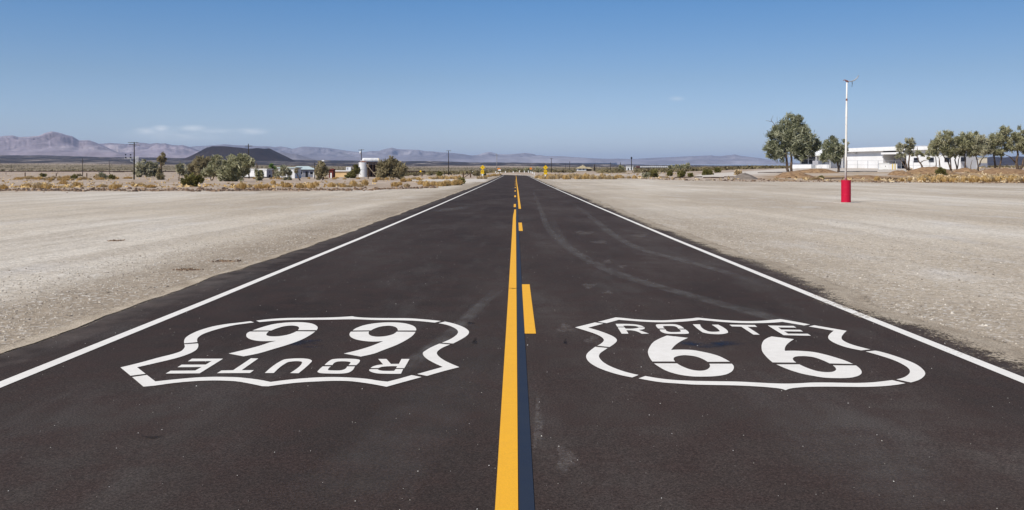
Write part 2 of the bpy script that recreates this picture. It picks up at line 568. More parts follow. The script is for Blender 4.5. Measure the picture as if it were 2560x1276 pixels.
c = mix(nt, attr(nt, 'soil'), c, ramp(nt, midn, [(.3, (.19, .115, .06)), (.5, (.33, .225, .13)), (.7, (.44, .33, .21))]))
c = mix(nt, attr(nt, 'pale'), c, (.53, .48, .42))
lv = ramp(nt, tex(nt, .011, 8, .7, (1, .35, 1)), [(.36, (.018, .0155, .0175)), (.5, (.04, .034, .036)), (.57, (.12, .10, .09)), (.66, (.48, .41, .36))])
c = mix(nt, attr(nt, 'lava'), c, lv)
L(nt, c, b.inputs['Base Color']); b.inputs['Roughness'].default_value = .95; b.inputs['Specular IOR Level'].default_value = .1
h = math_(nt, 'ADD', math_(nt, 'MULTIPLY', fin, 1.0), math_(nt, 'ADD', math_(nt, 'MULTIPLY', grit, .45), math_(nt, 'MULTIPLY', spk.outputs[2], .12)))
bump(nt, b, h, .55, .035)
MT['ground'] = m
struct(link('ground', gm, 'ground'), 'pale sandy desert floor with gravel lots either side of the road')

# ------------------------------------------------------------------ road
ss = np.concatenate([np.arange(-40, 4, 2.0), np.arange(4, 40, .25), np.arange(40, 120, .8), np.arange(120, 372, 2.0)])
ss = np.unique(np.concatenate([ss, [k for k in KS if -40 < k < 370]]))
dl = -4.27 + (fbm(ss / .9, ss * 0 + 3, 5, 41) - .5) * .20 + (fbm(ss / 7, ss * 0, 2, 42) - .5) * .22
dr = 4.06 + (fbm(ss / .8, ss * 0 + 9, 5, 43) - .5) * .22 + (fbm(ss / 3.2, ss * 0, 3, 44) - .5) * np.where(ss < 40, .3, .25)
dr = dr - .15 * np.exp(-((ss - 9.7) / .9) ** 2) + .15 * np.exp(-((ss - 48) / 10) ** 2)
cols = np.array([-1, -1, -.7, -.35, 0, .35, .7, 1, 1])
RV, RD = [], []
for s, a, e in zip(ss, dl, dr):
    for j, k in enumerate(cols):
        d = (-a * k if k < 0 else e * k)
        x, y = road_xy(float(s), float(d))
        RV.append((x, y, float(prof(s)) - (.05 if j in (0, len(cols) - 1) else 0))); RD.append(d)
rm = grid_mesh('road', np.array(RV), len(ss), len(cols), dict(d=np.array(RD), s=np.repeat(ss, len(cols))), smooth=False)
m, nt, b = new_mat('asphalt')
dv = attr(nt, 'd')
n1 = tex(nt, .45, 5, .6, (1, .35, 1)); n2 = tex(nt, 2.6, 5, .65); g1 = tex(nt, 85, 3, .8); g2 = tex(nt, 260, 2, .7)
base = ramp(nt, n1, [(.34, (.030, .0228, .020)), (.5, (.0445, .034, .0295)), (.68, (.064, .0525, .046))])
lane = N(nt, 'ShaderNodeMapRange'); L(nt, dv, lane.inputs[0]); lane.inputs[1].default_value = -.8; lane.inputs[2].default_value = 1.2
lane.inputs[3].default_value = .92; lane.inputs[4].default_value = 1.16
base = mix(nt, 1.0, base, lane.outputs[0], 'MULTIPLY')
red = ramp(nt, n2, [(.42, 0), (.62, .7)])
base = mix(nt, red, base, (.047, .0315, .027))
base = mix(nt, ramp(nt, tex(nt, 1.1, 5, .7, (1, .25, 1)), [(.52, 0), (.76, .5)]), base, (.085, .078, .072))
base = mix(nt, 1.0, base, ramp(nt, g1, [(.30, .45), (.5, .95), (.68, 1.65)]), 'MULTIPLY')
base = mix(nt, 1.0, base, ramp(nt, g2, [(.3, .6), (.7, 1.45)]), 'MULTIPLY')
# dust blown in from the verges, pale scuffs
ab = math_(nt, 'ABSOLUTE', dv)
dn = math_(nt, 'ADD', ab, math_(nt, 'MULTIPLY', math_(nt, 'SUBTRACT', n2, .5), 1.5))
right = math_(nt, 'ADD', math_(nt, 'MULTIPLY', math_(nt, 'GREATER_THAN', dv, 0.0), .35), .25)
base = mix(nt, math_(nt, 'MULTIPLY', ramp(nt, math_(nt, 'DIVIDE', dn, 10.0), [(.385, 0), (.45, 1)]), right), base, (.25, .22, .19))
L(nt, base, b.inputs['Base Color']); b.inputs['Roughness'].default_value = .92; b.inputs['Specular IOR Level'].default_value = .10
bump(nt, b, math_(nt, 'ADD', g1, math_(nt, 'MULTIPLY', g2, .5)), .35, .006)
MT['asphalt'] = m
road = struct(link('road', rm, 'asphalt'), 'dark two-lane asphalt road running straight to a far bend')


def paint(name, c, dirt, wear=.0, spec=.3):
    m, nt, b = new_mat(name)
    n = tex(nt, 9, 6, .7); f = tex(nt, 120, 3, .7); l = tex(nt, 1.2, 4, .6)
    k = mix(nt, ramp(nt, n, [(.42, 0), (.8, .5)]), c, dirt)
    k = mix(nt, ramp(nt, l, [(.4, 0), (.75, .22)]), k, dirt)
    k = mix(nt, 1.0, k, ramp(nt, f, [(.25, .86), (.7, 1.05)]), 'MULTIPLY')
    # small chips where the stone shows
    k = mix(nt, ramp(nt, tex(nt, 60, 5, .8), [(.70, 0), (.76, .8 if wear else .35)]), k, (.06, .055, .05))
    L(nt, k, b.inputs['Base Color']); b.inputs['Roughness'].default_value = .7; b.inputs['Specular IOR Level'].default_value = spec
    bump(nt, b, f, .2, .004)
    MT[name] = m


paint('white_road_paint', (.81, .775, .71), (.62, .575, .51))
paint('yellow_road_paint', (.83, .42, .022), (.74, .36, .03))
paint('black_road_paint', (.017, .025, .045), (.028, .034, .046))

UP = .004


def strip(name, m, s0, s1, a, bb, label, group=None, step=None, bend=None):
    k = [s for s in KS if s0 < s < s1]
    st = step or (1.0 if s1 < 60 else 3.0)
    sv = sorted(set([s0, s1] + k + list(np.arange(s0 + st, s1, st))))
    V = []
    for s in sv:
        o = bend(s) if bend else 0
        for d in (a, bb):
            x, y = road_xy(float(s), float(d + o)); V.append((x, y, float(prof(s)) + UP))
    me = grid_mesh(name, np.array(V), len(sv), 2, smooth=False)
    o = link(name, me, m)
    return tag(o, label, 'road marking', group)


kink = lambda s: .035 * float(sstep(29, 35, s))
strip('edge_line', 'white_road_paint', 1.0, 366, -3.65, -3.54, 'long white edge line along the gravel lot on the water tank side', 'white edge lines')
strip('edge_line', 'white_road_paint', 1.0, 366, 3.565, 3.675, 'long white edge line along the lot with the red drum pole', 'white edge lines')
strip('centre_line', 'yellow_road_paint', 1.0, 35.4, -.09, .011, 'near solid yellow centre line running out of the picture bottom', bend=kink)
strip('centre_line', 'yellow_road_paint', 36.0, 366, .125, .228, 'far solid yellow centre line beginning past the single dashes', bend=lambda s: -.03 * float(sstep(60, 120, s)))
strip('centre_line', 'black_road_paint', 1.0, 46, .015, .083, 'thin dark blue black line beside the near solid yellow line')
strip('lane_dash', 'yellow_road_paint', 7.95, 11.56, .085, .188, 'long yellow dash between the two shield markings', 'yellow centre dashes')
strip('lane_dash', 'yellow_road_paint', 22.4, 26.1, .085, .188, 'yellow dash on its own just ahead of the shield markings', 'yellow centre dashes')
for k in range(9):
    s0 = 37.7 + 14.63 * k
    lab = ('yellow dash touching the far end of the near solid yellow line' if k == 0 else
           'short yellow dash in the row of dashes beside the far solid yellow line')
    strip('lane_dash', 'yellow_road_paint', s0, s0 + 3.66, -.085, .028, lab, 'yellow centre dashes' if k == 0 else 'row of far yellow dashes')

# ------------------------------------------------------------------ route shields, traced on the tarmac
ORG = dict(A=(1430, 785), B=(1730, 785), C=(2030, 785), D=(1430, 880), E=(1730, 880), F=(2030, 880),
           G=(290, 785), H=(590, 785), I=(890, 785), J=(290, 880), K=(590, 880), L=(890, 880))
Q = 2560 / 300


def outline(txt):
    """'A12,34*' = point of crop A; * marks a corner, other points lie on a smooth curve"""
    P, cor = [], []
    org = None
    for t in txt.split():
        if t[0].isalpha():
            org = ORG[t[0]]; t = t[1:]
        cor.append(t.endswith('*')); t = t.rstrip('*')
        x, y = (float(q) for q in t.split(','))
        P.append(ground_at(org[0] + x / Q, org[1] + y / Q))
    P = np.array(P); n = len(P); out = []
    for i in range(n):
        p0, p1, p2, p3 = P[i - 1], P[i], P[(i + 1) % n], P[(i + 2) % n]
        if cor[i]:
            p0 = 2 * p1 - p2
        if cor[(i + 1) % n]:
            p3 = 2 * p2 - p1
        out.append(tuple(p1))
        if cor[i] and cor[(i + 1) % n]:
            continue
        d1, d0, d2 = (max(np.linalg.norm(q), 1e-6) for q in (p2 - p1, p1 - p0, p3 - p2))
        # centripetal-like tangents
        m1 = ((p2 - p1) / d1 + (p1 - p0) / d0) / 2 * d1 if not cor[i] else (p2 - p1)
        m2 = ((p3 - p2) / d2 + (p2 - p1) / d1) / 2 * d1 if not cor[(i + 1) % n] else (p2 - p1)
        if cor[i]:
            m1 = 1.5 * (p2 - p1) - .5 * m2
        if cor[(i + 1) % n]:
            m2 = 1.5 * (p2 - p1) - .5 * m1
        for t in (.2, .4, .6, .8):
            h = (2 * t ** 3 - 3 * t ** 2 + 1) * p1 + (t ** 3 - 2 * t ** 2 + t) * m1 + (-2 * t ** 3 + 3 * t ** 2) * p2 + (t ** 3 - t ** 2) * m2
            out.append(tuple(h))
    return out


def shield(label, parts):
    cen = None
    allp = {k: [outline(t) for t in v] for k, v in parts}
    pts = [p for v in allp.values() for o in v for p in o]
    cx, cy = sum(p[0] for p in pts) / len(pts), sum(p[1] for p in pts) / len(pts)
    root = thing('route_shield_marking', label, 'road marking', (cx, cy, float(prof(cy)) + UP), 'painted route shields')
    for k, v in allp.items():
        mb = MB()
        for o in v:
            mb.poly([(x, y, float(prof(y)) + UP) for x, y in o])
        mb.build(k.split('#')[0], 'white_road_paint', root)


SHIELD_R = [
    ('shield_border', [
        'A550,182* 930,84* 1090,96 1330,122 1700,145 1960,147 2300,125 B0,105 80,92* 155,92* 400,118 720,145 1050,162 1350,162 1620,145 1880,120* 2240,182 2520,237* 2390,257* 2200,225 1930,180* 1700,198 1350,207 1000,203 650,182 350,155 165,138* 0,158 A2300,178 1900,190 1600,180 1300,160 1000,136* 740,207*',
        'A490,192* 668,218* 345,304* 560,365 780,445 900,505 955,560 950,600 900,650 800,718* 540,690* 625,640 680,575 665,535 600,485 480,430 300,370 65,298*',
        'A495,713* 760,740* 680,793 D600,43 575,105 600,160 680,240 800,310 1000,392 1200,455 1420,505* 1285,558* 1050,510 800,440 550,345 380,240 310,150 305,85 330,40 A400,785',
        'D1565,527* 1800,568 2100,605 E0,630 500,640 1000,648 1400,668 1750,685 2000,690 2300,682 F0,668 400,668 800,675 1000,675 1300,662 1550,635 1710,615* 1995,682* 1800,715 1500,745 1100,760 500,755 0,757 E2300,770 2100,795 1997,830* 1900,800 1650,770 1300,745 900,727 400,718 0,708 D2300,690 1900,660 1420,578*',
        'C1350,795* F1430,0 1700,75 2000,180 2200,265 2350,370 2415,465 2390,530 2280,610 2110,665* 1800,600* 1950,560 2060,490 2090,430 2050,355 1930,275 1750,190 1500,105 1145,3*',
        'C50,252* 740,372* 670,440 630,510 650,565 740,620 900,680 1245,770* 1050,790* 750,728 500,640 370,560 345,505 370,450 465,370* B2490,278*']),
    ('letter_r', ['A930,223* 1200,225 1350,235 1460,255 1535,290* 1420,290* 1360,272 1230,262 1095,262* 1115,283* 965,283*',
                  'A975,298* 1120,298* 1145,325* 1300,325 1400,310 1430,298* 1545,298* 1550,320 1510,340 1425,352* 1640,432* 1490,435* 1280,362 1160,360* 1205,432* 1060,432*']),
    ('letter_o', ['A1790,255 1800,238 1860,230 2000,229 2170,230 2270,248 2340,280 2395,325* 2265,325* 2230,290 2180,272 2090,268 1960,270 1945,280 1980,323* 1840,323*',
                  'A1868,342* 2000,343* 2030,380 2100,397 2250,397 2310,390 2320,375 2285,343* 2420,343* 2490,405 2480,430 2400,437 2200,438 2030,432 1940,410']),
    ('letter_u', ['B15,232* 170,232* 330,375 400,390 500,392 590,382 590,370 420,240* 560,240* 770,405 740,422 650,440 550,445 380,435 240,408 190,380']),
    ('letter_t', ['B795,240* 1340,247* 1390,288* 1185,285* 1445,455* 1310,452* 1050,283* 850,277*']),
    ('letter_e', ['B1615,257* 2165,267* 2225,303* 1840,298* 1905,345* 2310,350* 2370,387* 1965,382* 2050,432* 2470,435* 2540,477* 1955,465*']),
    ('numeral_six', ['A2025,473* 2475,522* 2330,590 2200,680 2115,780* 2300,773 B0,782 200,815 E380,43 560,95 700,160 810,222* 335,225* 230,165 100,115 0,95 D2400,82 2280,95 2190,125 2170,170 2200,217* 1715,217* 1650,120 1620,20 A1625,790 1660,710 1740,610 1860,540',
                     'D1750,258* 2240,258* 2350,320 E0,395 150,415 270,405 360,360 385,310 370,265* 850,265* 890,320 880,390 820,450 700,500 500,530 250,540 0,535 D2300,500 2050,430 1880,345']),
    ('numeral_six#2', ['B1700,492* 2175,550* 2060,630 1990,715 1980,800* 2200,797 F0,10 250,60 500,130 700,195 875,270* 375,258* 200,180 0,118 E2400,102 2230,108 2160,140 2160,185 2225,240* 1720,237* 1600,130 1500,0 B1485,730 1490,660 1540,570 1620,520',
                       'E1800,278* 2290,278* 2400,330 F0,390 150,430 300,445 420,440 500,410 510,365 445,298* 940,303* 1030,380 1060,440 1040,490 950,535 800,565 550,573 250,560 0,520 E2400,490 2150,420 1950,345']),
]
SHIELD_L = [
    ('shield_border', [
        'H310,165* 385,192* 200,215 0,243 G2300,300 2050,370 1850,445 1750,515 1730,570 1738,612* 1455,640* 1455,580 1490,515 1600,440 1800,355 2100,270 2400,220 H0,203',
        'G1455,660* 1750,640* 1755,700 1720,770 J1600,34 1350,125 1100,190 800,260 450,340* 630,480* 310,522* 95,343* 500,245 900,135 1200,60 G1380,810 1440,760 1468,712',
        'J345,550* 660,505* 840,643* 1200,605 1700,560 2100,545 2400,548 K0,553 200,570 450,600 740,655* 1000,620 1400,580 1800,555 2100,550 L0,568 250,590 500,630 670,648* 900,590 1190,508* 1400,550* 1050,645 650,757* 350,700 0,650 K2400,635 2100,630 1700,645 1300,670 950,710 690,748* 560,745* 300,690 0,640 J2400,630 2100,622 1700,635 1200,680 800,735 585,755*',
        'I1780,645* 2005,665* 1850,730 1740,810 L1725,45 1770,110 1880,190 2000,250 2205,337* 1900,415 1515,525* 1305,485* 1850,333* 1650,240 1500,150 1430,70 1435,20 I1490,790 1600,725',
        'I1760,208* 1900,173* 2100,220 2300,295 2400,370 2410,410 2370,470 2250,550 2070,643* 1835,625* 2000,555 2130,470 2178,400 2150,345 2050,285 1920,240',
        'H430,155* 700,122 1100,98 1600,93 2100,82 2480,60* I0,75 250,92 700,100 1100,103 1500,130 1815,162* 1680,197* 1300,160 900,145 400,140 0,125 H2400,125 2000,132 1500,137 1000,145 500,185*']),
    ('numeral_six', ['H350,365* 600,280 850,220 1150,190 1400,188 1600,212 1720,265 1742,310 1720,357* 1320,357* 1345,320 1310,275 1200,258 1050,270 880,315 750,365*',
                     'H300,388* 700,385* 650,440 660,470 750,490 900,488 1100,455 1220,415 1290,382* 1690,385* 1600,450 1400,560 1100,670 800,760 K480,43 160,107* J2400,47* H0,820 400,720 600,660 700,625 860,585* 700,592 500,590 350,565 260,530 220,480 250,410']),
    ('numeral_six#2', ['H2490,365* I0,315 200,245 450,205 750,190 1000,205 1200,255 1280,320 1280,365* 890,365* 880,320 800,275 700,262 550,275 400,320 320,362*',
                       'H2450,390* I280,385* 270,430 320,475 450,497 600,490 760,455 870,390* 1270,393* 1200,480 1050,580 850,680 550,795 L400,43 100,112* K2300,47* I0,795 300,705 580,592* 350,602 150,585 0,555 H2460,510 2420,450']),
    ('letter_e', ['J1620,157* 2285,157* 1785,470* 1060,475* 1165,415* 1690,410* 1825,335* 1310,340* 1400,285* 1915,283* 2040,208* 1535,213*']),
    ('letter_t', ['K320,148* 475,152* 120,403* 380,403* 300,463* J2155,467* 2250,410* 2500,403*']),
    ('letter_u', ['K615,463* 950,210 1050,170 1200,155 1400,150 1550,165 1620,205 1600,235 1335,467* 1155,465* 1410,240 1390,218 1280,210 1130,225 1060,255 805,463*']),
    ('letter_o', ['K1890,293* 1990,205 2060,170 2200,157 L0,165 70,180 85,200 5,295* K2400,295* 2440,250 2440,230 2350,215 2200,215 2130,230 2060,293*',
                  'K1850,322* 2025,322* 1965,380 1975,403 2050,408 2220,407 2310,385 2370,322* 2535,322* 2450,430 2370,462 2250,475 2000,475 1800,465 1740,440 1760,405']),
    ('letter_r', ['L475,163* 650,163* 745,270* 915,268* 970,163* 1143,163* 1030,360* 855,357* 880,318* 720,318 560,330 480,358* 310,358* 370,320 480,290 580,280*',
                  'L300,382* 460,382* 490,400 560,415 815,417* 845,380* 1005,380* 960,478* 700,480 450,470 330,440 280,405']),
]
shield('white painted route 66 shield that reads upright from here', SHIELD_R)
shield('white painted route 66 shield that reads upside down from here', SHIELD_L)


# ------------------------------------------------------------------ stains and tyre dust on the tarmac
def stain_mat(name, col, lo, hi, amount, scale, stretch=(1, 1, 1), crackle=False):
    m, nt, b = new_mat(name)
    n = tex(nt, scale, 6, .7, stretch)
    a = math_(nt, 'MULTIPLY', ramp(nt, n, [(lo, 0), (hi, amount)]), attr(nt, 'edge'))
    if crackle:
        v = N(nt, 'ShaderNodeTexVoronoi', feature='DISTANCE_TO_EDGE'); v.inputs['Scale'].default_value = 34
        tcn = N(nt, 'ShaderNodeTexCoord'); L(nt, tcn.outputs['Object'], v.inputs['Vector'])
        a = math_(nt, 'MULTIPLY', a, ramp(nt, v.outputs['Distance'], [(.03, .25), (.16, 1)]))
    b.inputs['Base Color'].default_value = (*col, 1); b.inputs['Roughness'].default_value = .9
    b.inputs['Specular IOR Level'].default_value = .15
    L(nt, a, b.inputs['Alpha'])
    MT[name] = m


stain_mat('tyre_dust', (.195, .185, .175), .28, .72, .5, 7, (1, .3, 1))
stain_mat('tyre_faint', (.17, .16, .15), .25, .85, .28, 4, (1, .4, 1))
stain_mat('pale_scuff', (.27, .245, .225), .38, .75, .6, 9, (1, 1, 1), True)
stain_mat('blue_smear', (.016, .026, .05), .40, .62, .8, 3.2)
stain_mat('dark_scuff', (.012, .012, .014), .25, .6, .6, 9)


def ribbon(name, m, pts, w, up):
    """flat soft-edged band through photo points on the tarmac"""
    P = np.array([ground_at(*p) for p in pts])
    t = np.linspace(0, len(P) - 1, len(P) * 8)
    i = np.clip(t.astype(int), 0, len(P) - 2); f = (t - i)[:, None]
    q0, q1, q2, q3 = P[np.maximum(i - 1, 0)], P[i], P[i + 1], P[np.minimum(i + 2, len(P) - 1)]
    S = .5 * (2 * q1 + (q2 - q0) * f + (2 * q0 - 5 * q1 + 4 * q2 - q3) * f ** 2 + (3 * q1 - q0 - 3 * q2 + q3) * f ** 3)
    T = np.gradient(S, axis=0); T /= np.linalg.norm(T, axis=1)[:, None]
    Nn = np.stack([-T[:, 1], T[:, 0]], 1)
    V, E = [], []
    for k in range(len(S)):
        en = min(1, k / 14, (len(S) - 1 - k) / 10) * (.55 + .45 * math.sin(k * .9) ** 2)
        for o, e in ((-1, 0), (-.45, 1), (.45, 1), (1, 0)):
            x, y = S[k] + Nn[k] * o * w * (.5 + .5 * min(1, 1))
            V.append((x, y, float(prof(y)) + up)); E.append(e * en)
    o = link(name, grid_mesh(name, np.array(V), len(S), 4, dict(edge=np.array(E))), m, road)
    return o


def patch(name, m, px, py, rx, ry, up, kind=0):
    V, E = [(*ground_at(px, py), 0)], [1.0]
    n = 20; F_ = []
    for k, (rr, e) in enumerate(((.55, 1.0), (1.0, 0.0))):
        for i in range(n):
            a = 2 * math.pi * i / n
            j = 1 + .25 * math.sin(3 * a + px) + .15 * math.sin(5 * a + py)
            x, y = ground_at(px + rx * rr * j * math.cos(a), py + ry * rr * j * math.sin(a))
            V.append((x, y, 0)); E.append(e)
    V = [(x, y, float(prof(y)) + up) for x, y, _ in V]
    for i in range(n):
        F_.append((0, 1 + (i + 1) % n, 1 + i)); F_.append((1 + i, 1 + (i + 1) % n, 1 + n + (i + 1) % n, 1 + n + i))
    F_ = [f[::-1] for f in F_]
    me = bpy.data.meshes.new(name); me.from_pydata(V, [], F_)
    a = me.attributes.new('edge', 'FLOAT', 'POINT'); a.data.foreach_set('value', E); me.update()
    if me.polygons[0].normal.z < 0:
        me.flip_normals()
    return link(name, me, m, road)


ribbon('tyre_track', 'tyre_dust', [(1372, 535), (1405, 600), (1470, 650), (1560, 690), (1680, 726), (1800, 760), (1950, 800), (2100, 838)], .15, .0012)
ribbon('tyre_track', 'tyre_dust', [(1420, 500), (1480, 545), (1530, 585), (1600, 622), (1700, 650), (1800, 677), (1900, 712)], .14, .0014)
ribbon('tyre_track', 'tyre_dust', [(1265, 712), (1215, 750), (1175, 790), (1120, 840), (1040, 900), (960, 960)], .1, .0016)
ribbon('tyre_track', 'tyre_dust', [(1330, 470), (1350, 520), (1370, 570), (1440, 640)], .12, .0018)
ribbon('tyre_track', 'tyre_dust', [(1085, 528), (1130, 522), (1190, 515)], .4, .002)
ribbon('tyre_track', 'tyre_dust', [(1050, 532), (1110, 527), (1170, 520)], .35, .0022)
ribbon('tyre_track', 'tyre_faint', [(1210, 800), (1120, 950), (980, 1120), (800, 1276)], .34, .0013)
ribbon('tyre_track', 'tyre_faint', [(1900, 980), (2050, 1080), (2250, 1200), (2400, 1290)], .4, .0011)
for px, py, rx, ry in ((1473, 715, 20, 8), (1520, 733, 16, 5), (1520, 655, 14, 6), (1555, 667, 14, 4), (1414, 822, 26, 12), (1482, 852, 22, 12),
                       (1415, 1150, 30, 34), (1345, 1065, 14, 70), (1460, 583, 30, 6), (1500, 606, 26, 5), (1600, 590, 24, 5)):
    patch('tyre_scuff', 'pale_scuff', px, py, rx, ry, .0026)


# sand and fine gravel drifted over both edges of the tarmac
m, nt, b = new_mat('drifted_sand')
n1 = tex(nt, 3.5, 6, .7); n2 = tex(nt, 28, 4, .75); g = tex(nt, 60, 3, .75)
a = math_(nt, 'ADD', attr(nt, 'edge'), math_(nt, 'ADD', math_(nt, 'MULTIPLY', math_(nt, 'SUBTRACT', n1, .5), .9), math_(nt, 'MULTIPLY', math_(nt, 'SUBTRACT', n2, .5), 1.3)))
L(nt, ramp(nt, a, [(.42, 0), (.62, 1)]), b.inputs['Alpha'])
cs = ramp(nt, tex(nt, 2, 4, .6), [(.35, (.33, .27, .2)), (.65, (.46, .39, .3))])
L(nt, mix(nt, 1.0, cs, ramp(nt, g, [(.32, .45), (.68, 1.4)]), 'MULTIPLY'), b.inputs['Base Color'])
b.inputs['Roughness'].default_value = .95; b.inputs['Specular IOR Level'].default_value = .1
bump(nt, b, g, .5, .012)
MT['drifted_sand'] = m
for sg, edge, inn in ((-1, -dl, .07), (1, dr, .5)):
    V, E = [], []
    idx = [i for i, s in enumerate(ss) if -6 <= s <= 230]
    nz_ = fbm(ss / 2.4 + 50 * sg, ss * 0 + 7, 4, 81)
    for i in idx:
        s = float(ss[i]); e0 = float(edge[i]); w_ = inn * (.35 + 1.3 * nz_[i])
        for off, e_, dz in ((-w_ * 1.6, -.15, .0035), (-w_ * .5, .38, .0045), (.0, .75 if sg > 0 else .25, .006), (.05, 1.1, -.004), (.12, 1.0, None), (.3, .45, None), (.5, -.35, None)):
            d = sg * (e0 + off); x, y = road_xy(s, d)
            z = float(prof(s)) + dz if dz is not None else tz(x, y) + .012
            V.append((x, y, z)); E.append(e_)
    link('drifted_sand', grid_mesh('drifted_sand', np.array(V), len(idx), 7, dict(edge=np.array(E))), 'drifted_sand', road)
patch('blue_smear', 'blue_smear', 1775, 861, 95, 9, .0028); patch('blue_smear', 'blue_smear', 765, 860, 50, 11, .0028)
for px, py, rx, ry in ((1187, 855, 7, 9), (1413, 856, 5, 8), (1176, 809, 12, 3), (380, 1095, 26, 4), (1285, 722, 16, 1.3)):
    patch('dark_scuff', 'dark_scuff', px, py, rx, ry, .005)


# ------------------------------------------------------------------ loose stones
def stones(name, m, P, size):
    n = len(P)
    base = np.array([(1, 0, 0), (-.5, .87, 0), (-.5, -.87, 0), (.3, .3, .75), (.3, -.3, .7), (-.4, 0, .6)], float)
    faces = np.array([(0, 1, 3), (0, 3, 4), (0, 4, 2), (3, 5, 4), (1, 5, 3), (2, 4, 5), (1, 2, 5)])
    a = rng.uniform(0, 6.28, n); ca, sa = np.cos(a), np.sin(a)
    sc = size[:, None] * rng.uniform(.7, 1.3, (n, 3))
    V = base[None] * sc[:, None, :] * rng.uniform(.8, 1.2, (n, 6, 3))
    X = V[..., 0] * ca[:, None] - V[..., 1] * sa[:, None]; Y = V[..., 0] * sa[:, None] + V[..., 1] * ca[:, None]
    V = np.stack([X, Y, V[..., 2]], -1) + P[:, None, :]
    Fc = (faces[None] + (np.arange(n) * 6)[:, None, None]).reshape(-1, 3)
    me = bpy.data.meshes.new(name)
    me.vertices.add(n * 6); me.vertices.foreach_set('co', V.reshape(-1).astype(np.float32))
    me.loops.add(len(Fc) * 3); me.loops.foreach_set('vertex_index', Fc.reshape(-1).astype(np.int32))
    me.polygons.add(len(Fc)); me.polygons.foreach_set('loop_start', np.arange(0, len(Fc) * 3, 3, dtype=np.int32))
    me.polygons.foreach_set('loop_total', np.full(len(Fc), 3, dtype=np.int32))
    at = me.attributes.new('v', 'FLOAT', 'POINT'); at.data.foreach_set('value', np.repeat(rng.uniform(0, 1, n), 6).astype(np.float32))
    me.update(); me.validate()
    return link(name, me, m)


def stone_mat(name, stops):
    m, nt, b = new_mat(name)
    L(nt, ramp(nt, attr(nt, 'v'), stops), b.inputs['Base Color']); b.inputs['Roughness'].default_value = .9
    MT[name] = m


stone_mat('gravel_mix', [(0, (.12, .1, .08)), (.45, (.36, .31, .25)), (.85, (.46, .41, .34)), (1, (.58, .54, .47))])
stone_mat('road_grit', [(0, (.34, .32, .28)), (1, (.72, .7, .66))])
stone_mat('clods', [(0, (.05, .03, .02)), (.5, (.13, .08, .05)), (1, (.3, .2, .12))])
# verge gravel
n = 34000
yy = 4.5 + rng.power(.5, n) * 26
side = rng.random(n) < .55
xx = np.where(side, -4.33 - rng.power(.8, n) * 2.6 - rng.exponential(.5, n), 4.15 + rng.power(.7, n) * 6)
zz = terr(xx, yy)
st = stones('verge_gravel', 'gravel_mix', np.stack([xx, yy, zz - .002], -1), rng.lognormal(-4.75, .42, n).clip(.004, .022))
struct(st, 'loose gravel along both verges of the road', 'stuff')
# grit on the tarmac
n = 1300
yy = 2.8 + rng.power(.6, n) * 22
xx = rng.uniform(-4.1, 4.0, n)
zz = prof(yy)
st = stones('road_grit', 'road_grit', np.stack([xx, yy, zz], -1), rng.lognormal(-6.0, .4, n).clip(.0015, .0048))
struct(st, 'white grit scattered over the tarmac', 'stuff')

# ------------------------------------------------------------------ mountains and the cinder cone
def rock_mat(name, c1, c2, c3, scale):
    m, nt, b = new_mat(name)
    n = tex(nt, scale, 8, .62, (1, 1, 1.6))
    n2 = tex(nt, scale * 6, 6, .65)
    c = ramp(nt, n, [(.34, c1), (.5, c2), (.68, c3)])
    c = mix(nt, 1.0, c, ramp(nt, n2, [(.3, .72), (.7, 1.2)]), 'MULTIPLY')
    L(nt, c, b.inputs['Base Color']); b.inputs['Roughness'].default_value = .95; b.inputs['Specular IOR Level'].default_value = .1
    MT[name] = m


rock_mat('mountain_rock', (.165, .138, .155), (.27, .232, .265), (.42, .37, .385), .0007)
rock_mat('mountain_rock_far', (.17, .16, .185), (.235, .222, .25), (.36, .34, .36), .0005)
rock_mat('cone_rock', (.02, .0145, .016), (.034, .0255, .025), (.058, .043, .04), .004)


